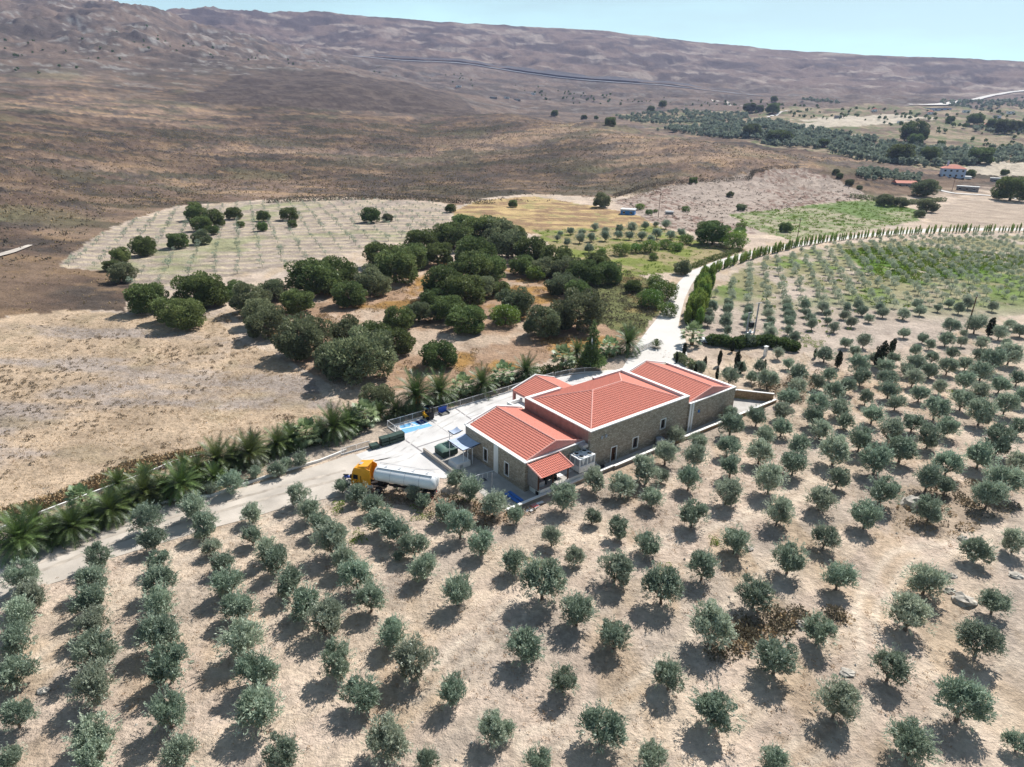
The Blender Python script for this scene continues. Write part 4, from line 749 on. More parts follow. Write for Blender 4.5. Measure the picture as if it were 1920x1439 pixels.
# ---- tanker truck
def truck():
    t = thing('tanker_truck', 'white tanker lorry with an orange cab parked at the edge of the pale yard', 'lorry', (0, 0, 0), 0)
    p0 = np.array(W3(-26.4, 13.9)[:2]); p1 = np.array(W3(-20.2, 5.6)[:2]); d = p1-p0; an = math.atan2(d[1], d[0]); t.location = (p0[0], p0[1], .05); t.rotation_euler = (0, 0, an)     # +x runs from the cab back to the tank end
    # cab (x -1.9..0.1), front at -1.9
    hw = 1.12; z0, z1, z2 = .45, 2.75, 3.3
    prof = [(-2.0, z0), (-2.05, 1.3), (-1.95, 1.9), (-1.72, z1), (-1.5, z2-.08), (-1.2, z2), (.05, z2+.08), (.05, z0+.15), (-.55, z0+.15), (-.6, 1.05), (-1.0, 1.22), (-1.45, 1.05), (-1.5, z0)]
    V = [(x, -hw, z) for x, z in prof]+[(x, hw, z) for x, z in prof]; n = len(prof); cab = MB().add(V, [tuple(range(n)), tuple(range(2*n-1, n-1, -1))]+[(i, n+i, n+(i+1) % n, (i+1) % n) for i in range(n)]).build('cab', 'orange', t)
    for s in (-1, 1):
        MB().add([(-1.7, s*(hw+.012), 1.62), (-1.0, s*(hw+.012), 1.62), (-1.0, s*(hw+.012), 2.28), (-1.62, s*(hw+.012), 2.28), (-1.7, s*(hw-.03), 1.62), (-1.0, s*(hw-.03), 1.62), (-1.0, s*(hw-.03), 2.28), (-1.62, s*(hw-.03), 2.28)], [(0, 1, 2, 3), (7, 6, 5, 4), (0, 4, 5, 1), (1, 5, 6, 2), (2, 6, 7, 3), (3, 7, 4, 0)]).build('side_window', 'glass', t)
        MB().box(-.62, -.55, s*(hw+.015)-.012, s*(hw+.015)+.012, .9, 2.2).build('air_intake', 'dark', t)
        MB().box(-1.3, -1.15, s*(hw+.013)-.01, s*(hw+.013)+.01, 1.38, 1.42).build('door_handle', 'dark', t)
        MB().box(-2.0, -1.9, s*(hw+.16)-.09, s*(hw+.16)+.09, 1.75, 2.3).box(-1.92, -1.88, s*(hw+.08)-.08, s*(hw+.08)+.08, 2.2, 2.24).build('mirror', 'dark', t)
        MB().box(-2.04, -1.98, s*.85-.2, s*.85+.2, .6, .82).build('headlight', 'whitepaint', t)
        fl = MB().add([(.05, s*hw, .8), (.75, s*(hw-.1), 1.0), (.75, s*(hw-.1), 3.15), (.05, s*hw, z2+.08), (.05, s*(hw-.05), .8), (.75, s*(hw-.15), 1.0), (.75, s*(hw-.15), 3.15), (.05, s*(hw-.05), z2+.08)], [(0, 1, 2, 3), (7, 6, 5, 4), (0, 4, 5, 1), (1, 5, 6, 2), (2, 6, 7, 3), (3, 7, 4, 0)]).build('side_deflector', 'orange', t)
    MB().add([(-1.99, -1.0, 1.75), (-1.99, 1.0, 1.75), (-1.74, .95, 2.62), (-1.74, -.95, 2.62), (-1.93, -1.0, 1.72), (-1.93, 1.0, 1.72), (-1.68, .95, 2.6), (-1.68, -.95, 2.6)], [(0, 3, 2, 1), (4, 5, 6, 7), (0, 1, 5, 4), (1, 2, 6, 5), (2, 3, 7, 6), (3, 0, 4, 7)]).build('windscreen', 'glass', t)
    MB().box(-2.09, -2.055, -.7, .7, .75, 1.25).build('grille', 'dark', t)
    MB().add([(-1.15, -1.0, z2+.0), (-1.15, 1.0, z2), (.0, 1.0, z2+.06), (.0, -1.0, z2+.06), (-.95, -.9, z2+.12), (-.95, .9, z2+.12), (.45, .98, z2+.42), (.45, -.98, z2+.42)], [(0, 3, 2, 1), (4, 5, 6, 7), (0, 1, 5, 4), (1, 2, 6, 5), (2, 3, 7, 6), (3, 0, 4, 7)]).build('roof_spoiler', 'orange', t)
    MB().box(-1.2, -.75, -.3, .3, z2+.13, z2+.17).build('roof_hatch', 'steel', t)
    mb = MB(); mb.box(-1.4, 2.6, -.45, -.3, .7, .95).box(-1.4, 2.6, .3, .45, .7, .95).box(.2, 1.2, -.29, .29, .72, .9); mb.build('chassis', 'dark', t)
    MB().tube([(.25, -.95, .75), (1.0, -.95, .75)], .28, 12).build('fuel_tank', 'steel', t); MB().tube([(.25, .95, .75), (1.0, .95, .75)], .28, 12).build('fuel_tank', 'steel', t)
    MB().lathe([(.42, 0), (.42, .08)], 14, (1.75, 0, .97)).build('coupling_plate', 'dark', t)
    def wheel(x, y, r=.48):
        w = MB().tube([(x, y-.15, r), (x, y+.15, r)], r, 20).build('wheel', 'dark', t); s = 1 if y > 0 else -1; MB().tube([(x, y+s*.151, r), (x, y+s*.17, r)], r*.5, 12).build('rim', 'steel', w)
    for x in (-1.0, 1.8, 6.3, 7.4, 8.5):
        for y in (-.98, .98): wheel(x, y)
    # tank
    pr = []; L0, L1, rz = 1.05, 9.6, 2.42
    n = 28; sec = [(L0, .55), (L0+.12, .85), (L0+.3, .97), (L0+.55, 1.0), (L1-.55, 1.0), (L1-.3, .97), (L1-.1, .85), (L1, .5)]; V = []
    for x, k in sec:
        for a in range(n): th = 2*math.pi*a/n; V.append((x, 1.14*k*math.cos(th), rz-.08*(x > 4)*0+.98*k*math.sin(th)))
    F = [(i*n+a, (i+1)*n+a, (i+1)*n+(a+1) % n, i*n+(a+1) % n) for i in range(len(sec)-1) for a in range(n)]+[tuple(range(n)), tuple((len(sec)-1)*n+a for a in range(n-1, -1, -1))]
    tk = MB().add(V, F).build('tank', 'tankwhite', t, True)
    for x in (2.6, 4.5, 6.4, 8.3): MB().lathe([(.27, 0), (.27, .1), (.2, .14)], 14, (x, 0, rz+.96)).build('manhole_cover', 'steel', tk)
    MB().box(1.5, 9.1, -.42, .42, rz+1.03, rz+1.05).build('walkway', 'whitepaint', tk)
    for y in (-.52, .52): MB().tube([(1.5, y, rz+.90), (1.5, y, rz+1.25), (9.0, y, rz+1.25), (9.0, y, rz+.88)], .025, 6).build('guard_rail', 'steel', tk)
    for x in (3.5, 5.5, 7.5): MB().tube([(x, 1.155*math.cos(a*math.pi/12), rz+.995*math.sin(a*math.pi/12)) if 0 else (x, 1.15*math.cos(a), rz+.99*math.sin(a)) for a in np.linspace(-.3, math.pi+.3, 18)], .02, 5).build('band', 'greytank', tk)
    mb = MB(); mb.box(3.0, 9.3, -.5, -.35, 1.05, 1.35).box(3.0, 9.3, .35, .5, 1.05, 1.35).box(1.5, 2.2, -.5, .5, 1.02, 1.4); mb.build('trailer_frame', 'dark', t)
    MB().box(9.0, 9.12, -1.0, 1.0, .5, .62).build('rear_bumper', 'dark', t)
    for y in (-.8, .8): MB().box(9.121, 9.15, y-.15, y+.15, .52, .60).build('tail_light', 'red', t)
    for s in (-1, 1): MB().box(5.8, 8.9, s*1.0-.14, s*1.0+.14, 1.0, 1.05).build('mudguard', 'greytank', t)
    for s in (-1, 1): MB().tube([(1.4, s*.7, .95), (1.6, s*.7, .2)], .05, 6).build('landing_leg', 'steel', t)
    ld = MB()
    for y in (-.2, .2): ld.tube([(9.62, y, .8), (9.66, y, 3.1), (9.3, y, 3.5)], .02, 5)
    for k in range(7): ld.tube([(9.63, -.2, 1+k*.3), (9.63, .2, 1+k*.3)], .015, 5)
    ld.build('ladder', 'steel', t)
truck()
def scooter(label, u, v, rz, m):
    t = yard_thing('motor_scooter', label, 'scooter', u, v, .05, rz, 'scooters parked in front of the orange cab')
    p_ = at(u, v); t.location = (p_[0], p_[1], .05)
    for x in (-.62, .62): w = MB().tube([(x, -.06, .28), (x, .06, .28)], .28, 16).build('wheel', 'dark', t); MB().tube([(x, -.065, .28), (x, .065, .28)], .13, 10).build('rim', 'steel', w)
    MB().add([(-.7, -.14, .45), (-.1, -.16, .3), (.4, -.12, .35), (.55, -.1, .85), (.4, -.1, .9), (.15, -.13, .5), (-.6, -.14, .75), (-.7, .14, .45), (-.1, .16, .3), (.4, .12, .35), (.55, .1, .85), (.4, .1, .9), (.15, .13, .5), (-.6, .14, .75)],
             [tuple(range(7)), tuple(range(13, 6, -1))]+[(i, 7+i, 7+(i+1) % 7, (i+1) % 7) for i in range(7)]).build('body', m, t)
    MB().add([(-.75, -.13, .76), (.0, -.12, .72), (.0, .12, .72), (-.75, .13, .76), (-.7, -.1, .86), (-.05, -.1, .8), (-.05, .1, .8), (-.7, .1, .86)], [(0, 3, 2, 1), (4, 5, 6, 7), (0, 1, 5, 4), (1, 2, 6, 5), (2, 3, 7, 6), (3, 0, 4, 7)]).build('seat', 'dark', t)
    MB().tube([(.6, 0, .3), (.45, 0, 1.0)], .035, 6).tube([(.42, -.3, 1.02), (.46, 0, .98), (.42, .3, 1.02)], .02, 6).build('handlebar', 'dark', t)
    MB().tube([(.56, -.08, .83), (.56, .08, .83)], .07, 8).build('headlight', 'whitepaint', t)
scooter('blue motor scooter parked against the front of the orange cab', 655, 900, R(-30), 'blue')
scooter('white motor scooter half hidden behind an olive tree by the orange cab', 663, 911, R(-50), 'whitepaint')
# ================================================================ VEGETATION
def hit_off(px, py, off):
    if py > 640:
        return at(px, py, off)*np.array([1, 1, 0])
    d = ray(px, py); n = math.hypot(d[0], d[1]); S = np.concatenate([np.arange(30, 900, 1.), np.arange(900, 4400, 6.)])
    X = d[0]/n*S; Y = d[1]/n*S; Zr = CAM_H+d[2]/n*S; b = np.nonzero(Zr <= land(X, Y)+off)[0]; k = b[0] if len(b) else len(S)-1
    return np.array([X[k], Y[k], land1(X[k], Y[k])])
def survey(cx, cy, w, kc):
    """ground point and crown width of a tree whose crown centre is sighted at (cx,cy) and spans w pixels; kc = crown centre height / crown width"""
    W_ = 3.5
    for _ in range(4): P = hit_off(cx, cy, W_*kc); W_ = w/CAM_F*depth(np.array([P[0], P[1], P[2]+W_*kc]))
    return P, W_
def conv(ox, oy, k, L_): return [(ox+t[0]/k, oy+t[1]/k, t[2]/k) for t in L_]

def trunk_mb(rs, h, r, nl, spread, top):
    mb = MB(); bend = rs.normal(size=2)*.08*h
    mb.tube([(0, 0, -.15), (bend[0]*.4, bend[1]*.4, h*.5), (bend[0], bend[1], h)], [r*1.25, r, r*.85], 7)
    for k in range(nl):
        a = 2*math.pi*k/nl+rs.rand()*.7; e = spread*(.7+.5*rs.rand()); mb.tube([(bend[0], bend[1], h*.92), (bend[0]+math.cos(a)*e*.45, bend[1]+math.sin(a)*e*.45, h+(top-h)*.45), (bend[0]+math.cos(a)*e, bend[1]+math.sin(a)*e, top*(.85+.2*rs.rand()))], [r*.6, r*.4, r*.15], 5)
    return mb
def olive_variant(seed, n=5200, m='oliveleaf', tall=1.):
    """crown 3.6 m wide with its middle 2 m up"""
    rs = np.random.RandomState(seed); c = []; rd = []
    k = rs.randint(15, 22)
    asp = rs.rand()*.22
    for i in range(k):
        th = rs.rand()*2*math.pi; ph = math.acos(1-1.75*rs.rand()); q = .68+.34*rs.rand()
        c.append((q*1.18*(1+asp)*math.sin(ph)*math.cos(th), q*1.18*(1-asp)*math.sin(ph)*math.sin(th), 2.0+q*.98*tall*math.cos(ph)+.15)); rd.append(.42+.34*rs.rand())
    for i in range(9): th = rs.rand()*6.28; e = rs.rand()**.5*1.2; c.append((e*math.cos(th), e*math.sin(th), 2.45+.85*tall*rs.rand())); rd.append(.28+.2*rs.rand())
    c.append((0, 0, 1.9)); rd.append(.9)
    V, t = leaves(rs, c, rd, n, .27, .085, .55, .7, .9)
    k = 60; th = rs.rand(k)*6.28; z = 1-1.5*rs.rand(k); s = np.sqrt(np.maximum(0, 1-z*z)); D_ = np.stack([s*np.cos(th), s*np.sin(th), z], 1)     # loose sprays past the outline
    P0 = D_*np.array([1.5, 1.5, 1.25])+np.array([0, 0, 2.1]); sp = []
    for i in range(k):
        for j in range(9): p = P0[i]+D_[i]*(.05+j*.055)+rs.normal(size=3)*.05+np.array([0, 0, j*.02]); a = D_[i]+rs.normal(size=3)*.6; a /= np.linalg.norm(a); sd_ = np.cross(a, rs.normal(size=3)); sd_ /= np.linalg.norm(sd_); sp.append([p-a*.12, p+sd_*.035, p+a*.12, p-sd_*.035])
    V = np.concatenate([V, np.array(sp)]); t = np.concatenate([t, .4+.6*rs.rand(len(sp))])
    V[:, :, 2] = np.maximum(.12, V[:, :, 2]-.55-.10*np.maximum(0, 1.6-V[:, :, 2])); V[:, :, :2] *= 3.6/(np.percentile(np.abs(V[:, :, 0]), 99.6)+np.percentile(np.abs(V[:, :, 1]), 99.6))
    cr = quads_mesh('crown', V, t, M[m]); tr = trunk_mb(rs, .45, .13, 4, .9, 1.5).mesh('trunk'); tr.materials.append(M['bark']); return tr, cr
def oak_variant(seed, n=11000, m='oakleaf', low=1.):
    """crown 10 m wide with its middle 4 m up"""
    rs = np.random.RandomState(seed); c = []; rd = []
    for i in range(30):
        th = rs.rand()*6.28; ph = math.acos(1-1.6*rs.rand()); q = .72+.3*rs.rand(); c.append((q*3.9*math.sin(ph)*math.cos(th), q*3.9*math.sin(ph)*math.sin(th), 4.0+q*3.0*math.cos(ph))); rd.append(.95+.75*rs.rand())
    for i in range(12): th = rs.rand()*6.28; c.append((3.1*math.cos(th), 3.1*math.sin(th), 1.5+.8*rs.rand())); rd.append(1.3*low)
    c.append((0, 0, 3.6)); rd.append(3.2)
    V, t = leaves(rs, c, rd, n, .55, .22, .72, .3, .9); V[:, :, :2] *= 10/(np.percentile(np.abs(V[:, :, 0]), 99)+np.percentile(np.abs(V[:, :, 1]), 99))
    cr = quads_mesh('crown', V, t, M[m]); tr = trunk_mb(rs, 1.8, .35, 5, 2.6, 4.6).mesh('trunk'); tr.materials.append(M['bark']); return tr, cr
OLV = [olive_variant(s, tall=.85+.08*(s % 5), m='oliveleaf2' if s % 4 == 0 else 'oliveleaf') for s in range(12)]
OAK = [oak_variant(40+s) for s in range(5)]; OAKG = [oak_variant(50+s, m='oakleaf2') for s in range(3)]; FRESH = [oak_variant(60+s, 5000, 'greenleaf') for s in range(2)]
def tree(name, label, cat, P, meshes, s, group=None, rz=None, sz=1., tilt=0):
    t = thing(name, label, cat, P, random.random()*6.28 if rz is None else rz, group); t.scale = (s, s, s*sz)
    if tilt: k_ = random.uniform(.88, 1.12); t.scale = (s*k_, s/k_, s*sz)
    if tilt: t.rotation_euler = (random.uniform(-tilt, tilt), random.uniform(-tilt, tilt), t.rotation_euler[2])
    for nm, me_ in zip(('trunk', 'crown'), meshes): link(nm, me_, t)
    return t

A_list = conv(0, 1000, 2, [(85,170,130),(115,240,130),(80,325,140),(65,420,130),(60,530,150),(60,690,130),(30,850,110),(370,95,105),(350,185,120),(340,255,135),(345,350,135),(355,455,165),(350,585,165),(350,755,185),(360,845,150),(575,30,105),(595,110,95),(597,190,140),(605,280,140),(597,385,165),(635,510,165),(630,680,160),(675,830,150),(760,5,70),(793,55,80),(830,115,95),(850,195,130),(895,280,140),(905,410,170),(965,520,160),(970,665,190),(1060,835,145),(945,15,90),(995,70,100),(1040,115,110),(1085,185,130),(1140,265,140),(1215,325,150),(1265,485,135),(1350,600,150),(1455,780,175),(1240,40,130),(1290,110,105),(1335,170,130),(1390,250,125),(1475,380,120),(1565,480,170),(1700,605,115),(1845,750,120),(1905,740,70),(1590,135,115),(1715,230,120),(1805,45,100),(1600,865,100)])
B_list = conv(960, 1000, 2, [(150,20,80),(238,92,80),(115,190,170),(245,305,130),(50,430,140),(387,140,130),(505,40,105),(565,215,150),(385,395,125),(190,560,115),(590,545,130),(340,735,170),(525,850,120),(100,865,110),(715,135,115),(840,35,120),(1040,105,125),(1175,20,105),(910,235,130),(750,365,160),(990,480,155),(765,675,175),(985,855,110),(1225,170,120),(1150,375,125),(1420,505,145),(1215,645,150),(1500,800,180),(1685,650,180),(1490,310,155),(1755,410,155),(1555,180,145),(1810,265,115),(1740,70,110),(1885,40,95),(1900,790,100)])
C_list = conv(1200, 560, 2.6667, [(262,1090,145),(690,1085,145),(1130,1100,150),(1450,1065,140),(1745,995,150),(60,1000,125),(435,975,150),(650,925,155),(905,1010,145),(1210,975,160),(988,910,115),(1440,915,140),(1530,945,90),(1830,915,180),(245,915,120),(455,850,125),(770,830,140),(1180,825,150),(1540,830,155),(1700,795,150),(1890,820,110),(35,870,150),(110,890,75),(130,785,120),(275,805,120),(600,780,130),(975,775,150),(1310,760,150),(1100,720,130),(1795,720,160),(1445,705,120),(440,745,120),(795,735,115),(290,720,95),(1250,665,140),(1365,625,120),(1530,650,120),(900,665,110),(180,690,100),(625,690,110),(710,650,105),(1025,620,90),(1895,650,90),(1705,585,130),(455,640,125),(450,580,75),(585,600,100),(870,600,110),(1165,585,115),(1480,560,120),(1000,550,110),(720,570,100),(1280,525,90),(1830,540,115),(1610,520,105),(1130,505,75),(890,530,115),(745,500,105),(970,470,110),(1400,480,100),(1700,470,110),(1905,500,90),(1500,450,80),(1035,440,90),(1245,465,100),(1630,415,95),(1800,440,90),(1890,400,90),(790,445,95),(890,425,75),(1105,400,95),(1240,400,95),(1365,405,95),(1450,365,90),(1710,370,110),(1540,345,95),(790,380,100),(945,385,80),(1380,330,105),(1090,340,110),(1630,330,80),(1770,320,120),(640,415,100),(560,395,70),(450,390,100),(745,330,65),(1225,350,80),(1850,290,110),(1700,295,80),(925,285,90),(1075,270,60),(1030,225,60),(1120,220,70),(1320,180,60),(1415,205,55),(1450,235,55),(1530,210,80),(1610,220,50),(1710,225,70),(1830,230,50),(1555,145,80),(1680,135,100),(1800,175,80),(1905,165,70),(1850,135,60),(1620,180,40),(1270,300,70),(1380,265,60),(690,280,60),(1180,300,75),(1460,300,70),(1560,275,65),(1330,365,70),(505,345,70),(300,350,60),(600,345,70)])
D_list = conv(0, 700, 3, [(835,835,180),(1090,770,170),(1155,865,150),(1415,795,130),(1690,700,130),(1740,780,140),(1800,860,130)])
P_list = conv(0, 700, 3, [(1305,625,150),(1435,560,90),(1555,545,110),(1605,520,80),(1690,485,110),(1180,650,90)])
F_list = conv(540, 880, 5.333, [(320,570,220),(420,650,160),(540,180,170),(700,250,220),(830,370,230),(930,510,310),(1100,640,330),(1260,780,280),(1110,870,130),(1085,170,85),(1180,150,95),(1260,240,180),(1350,330,150),(1560,440,260),(1720,590,290),(1680,100,220),(1820,220,240)])
G_list = conv(880, 880, 5.333, [(250,360,290),(470,480,180),(945,310,270),(1225,480,180),(1520,170,280),(1250,120,260),(1500,600,240),(450,940,290)])
near = A_list+B_list+C_list+D_list+F_list+G_list
keep = []
for t in near:
    if all(math.hypot(t[0]-k[0], (t[1]-k[1])*1.3) > .33*min(t[2], k[2]) for k in keep): keep.append(t)
near = keep
# the second grove beyond the transformer pole: rows run away from the camera
g2 = []
zone_g2 = gp((1322, 640), (1335, 560), (1405, 502), (1560, 462), (1700, 447), (1990, 442), (1990, 570), (1880, 585), (1700, 600), (1560, 640), (1500, 655), (1400, 655))
e1 = np.array([.325, .946]); e2 = np.array([.946, -.325]); o = np.array([62., 150.])
for i in range(-14, 36):
    for j in range(-8, 60):
        p = o+e1*i*6.2+e2*(j*4.7)+np.array([random.uniform(-.5, .5), random.uniform(-.6, .6)])
        if random.random() < .06 or not pip(np.array([p[0]]), np.array([p[1]]), zone_g2)[0]: continue
        if min(abs(p[0]-q_[0])+abs(p[1]-q_[1]) for q_ in [(53.4, 137.6)]) < 3: continue
        g2.append((p[0], p[1], random.uniform(2.3, 3.5)*(1 if p[1] < 230 else .95)))
items = []
for cx, cy, w in near:
    P, W_ = survey(cx, cy, w*(.98 if cx < 560 else 1.04), .41); items.append([P[0], P[1], W_, cx, cy, 'near'])
for cx, cy, w in P_list:
    P, W_ = survey(cx, cy, w, .41); items.append([P[0], P[1], W_, cx, cy, 'palm'])
def to_px(P):
    x, y, z = P[0], P[1], P[2]-CAM_H; c, s = math.cos(PITCH), math.sin(PITCH); d = y*c-z*s; u, v = x/d, (y*s+z*c)/d; cr, sr = math.cos(CAM_ROLL), math.sin(CAM_ROLL)
    u, v = u*cr+v*sr, -u*sr+v*cr; return 960+u*CAM_F, 719.5-v*CAM_F
items = [it for it in items]
g2n = []
for x, y, w in g2:
    if all(abs(x-i[0])+abs(y-i[1]) > 3.2 for i in items): px, py = to_px((x, y, 1.8)); g2n.append([x, y, w, px, py, 'far'])
g2n.sort(key=lambda t: -t[4]); n_ind = 292-len(items)
rest = g2n[n_ind:]; items += g2n[:n_ind]
# ---- every tree gets a description of its own
zones = [('palm', 'beside the dirt road under the palm row')]
def band(cy):
    edges = [(1385, 'along the very bottom edge of the grove'), (1325, 'in the second tier up from the grove\'s lower edge'), (1270, 'in the third tier up of the lower grove'), (1220, 'in the fourth tier up of the lower grove'), (1170, 'in the fifth tier up of the lower grove'), (1120, 'in the sixth tier up of the lower grove'),
             (1070, 'in the seventh tier up of the lower grove'), (1030, 'in the eighth tier up of the lower grove'), (990, 'in the tier level with the grove boulders'), (950, 'in the tier just below the tanker lorry'), (915, 'in the tier level with the tanker wheels'), (875, 'in the tier level with the orange cab'),
             (840, 'in the tier level with the air cooler'), (805, 'in the tier level with the stone wing windows'), (775, 'in the tier level with the long coping end'), (745, 'in the tier level with the court wall'), (715, 'in the tier level with the roof parapets'), (685, 'in the tier level with the small cypresses'),
             (655, 'in the tier level with the white pillar'), (630, 'in the tier level with the parked car'), (605, 'in the tier level with the transformer pole foot'), (580, 'in the tier level with the transformer'), (560, 'in the tier level with the pole heads'), (0, 'in the top tier of the second grove')]
    for e, s in edges:
        if cy > e: return s
groups = {}
for it in items:
    key = 'beside the pale kerb wall under the palms' if it[5] == 'palm' else band(it[4]); groups.setdefault(key, []).append(it)
for key, L_ in groups.items():
    L_.sort(key=lambda t: t[3])
    for k, it in enumerate(L_):
        x, y, w, cx, cy, kind = it; s = w/3.6; v = random.randrange(12); sz = random.uniform(1.0, 1.25)
        size = 'broad' if w > 5.0 else ('small' if w < 3.2 else 'round')
        n = len(L_)
        if k < 20 and (k < n/2 or n <= 20): where = f'{ordn[k]} from the left'
        elif n-1-k < 20: where = f'{ordn[n-1-k]} from the right' if n-1-k else 'last on the right'
        else: where = f'{ordn[k-20]} after the middle gap'
        key2 = key.replace('in the tier level with', 'level with').replace('of the lower grove', 'of grove').replace("from the grove's lower edge", 'of grove').replace('the tier level', 'level')
        tree('olive_tree', f'{size} olive tree {where} {key2}', 'olive tree', (x, y, 0), OLV[v], s, 'olive trees of the groves', sz=sz, tilt=.05)
# beyond the 300 largest: one mass
def mass(name, spots, variants_pts, m):
    Vs = []; Ts = []
    for x, y, z, s in spots:
        V, t = variants_pts[random.randrange(len(variants_pts))]; a = random.random()*6.28; c, s_ = math.cos(a), math.sin(a); Rm = np.array([[c, s_, 0], [-s_, c, 0], [0, 0, 1]])
        Vs.append((V @ Rm)*s+np.array([x, y, z])); Ts.append(np.clip(t*.8+random.random()*.2, 0, 1))
    me_ = quads_mesh(name, np.concatenate(Vs), np.concatenate(Ts), M[m]); return tag(link(name, me_), kind='stuff')
def lite(seed, n, ll, lw, tall=1., trunk=True):
    rs = np.random.RandomState(seed); c = []; rd = []
    for i in range(12): th = rs.rand()*6.28; ph = math.acos(1-1.7*rs.rand()); q = .7+.3*rs.rand(); c.append((q*1.2*math.sin(ph)*math.cos(th), q*1.2*math.sin(ph)*math.sin(th), 2.0+q*.95*tall*math.cos(ph))); rd.append(.45+.3*rs.rand())
    c.append((0, 0, 1.9)); rd.append(.95); V, t = leaves(rs, c, rd, n, ll, lw, .6, .5)
    if trunk:
        w = .09; q_ = [[(-w, 0, 0), (w, 0, 0), (w, 0, 1.4), (-w, 0, 1.4)], [(0, -w, 0), (0, w, 0), (0, w, 1.4), (0, -w, 1.4)]]; V = np.concatenate([V, np.array(q_, float)]); t = np.concatenate([t, [0, 0]])
    return V, t
LITE = [lite(100+s, 320, .5, .2) for s in range(5)]; BLOB = [lite(120+s, 70, 1.1, .8, trunk=False) for s in range(6)]
mass('distant_grove_foliage', [(x, y, 0, w/3.6) for x, y, w, *_ in rest], LITE, 'oliveleaf2')

# ---- young olive saplings in the pale plot
sap = [lite(200+s, 220, .36, .14, .9) for s in range(3)]; SM = []
for V, t in sap: SM.append(quads_mesh('crown', V, t, M['oliveleaf']))
stk = MB().tube([(0, 0, 0), (0, 0, 1.6)], .06, 5).mesh('trunk'); stk.materials.append(M['bark'])
zo = Z['orchard']; e1 = np.array([math.sin(az_of(447)), math.cos(az_of(447))]); e2 = np.array([e1[1], -e1[0]]); o = np.array(at(447, 480)[:2]); cand = []
for i in range(-10, 24):
    for j in range(-20, 22):
        p = o+e1*i*7.4+e2*j*7.0+np.array([random.uniform(-.6, .6), random.uniform(-.8, .8)])
        if random.random() < .05: continue
        if pip(np.array([p[0]]), np.array([p[1]]), zo)[0]: cand.append(p)
cand.sort(key=lambda p: p[0]**2+p[1]**2)
for p in cand[:296]:
    s = random.choice((.5, .6, .7, .85))*random.uniform(.8, 1.2); t = thing('olive_sapling', 'young olive sapling planted in even rows across the pale hillside plot', 'sapling', (p[0], p[1], land1(p[0], p[1])), random.random()*6, 'young olive saplings in the pale plot'); t.scale = (s,)*3
    link('trunk', stk, t); link('crown', random.choice(SM), t)
if len(cand) > 296: mass('distant_sapling_foliage', [(p[0], p[1], land1(*p), .5) for p in cand[296:]], sap, 'oliveleaf')

# ---- oaks
def ordinal_labels(L_, fmt): return [fmt.format(ordn[k]) for k in range(len(L_))]
wood_rows = {
 'in the back row of the dark oak wood': [(510,545,62),(560,565,70),(585,515,118),(628,508,92),(655,548,80),(700,528,82),(716,478,72),(742,498,100),(768,478,84),(790,450,72)],
 'on the crest of the dark oak wood': [(822,478,66),(850,440,88),(870,418,60),(888,470,92),(905,428,88),(935,432,88),(952,456,90),(965,438,60),(1000,468,82),(1042,482,82)],
 'in the mid clump of the dark wood': [(812,560,62),(830,528,92),(842,578,78),(872,545,92),(882,500,100),(905,540,62),(915,500,82),(938,540,50),(980,497,60),(1018,500,60)],
 'at the east end of the dark wood': [(1055,530,76),(1062,500,70),(1098,512,78),(1120,490,62),(1142,512,62),(1085,545,60)]}
for where, L_ in wood_rows.items():
    L_.sort()
    for k, (cx, cy, w) in enumerate(L_):
        P, W_ = survey(cx, cy, w*.81, .40); tree('oak_tree', f'dark evergreen oak, {ordn[k]} from the left {where}', 'oak tree', P, (OAK if (k*3+int(cx)) % 5 else OAKG)[random.randrange(3)], W_/10, 'evergreen oaks of the dark wood', sz=random.uniform(.9, 1.1))
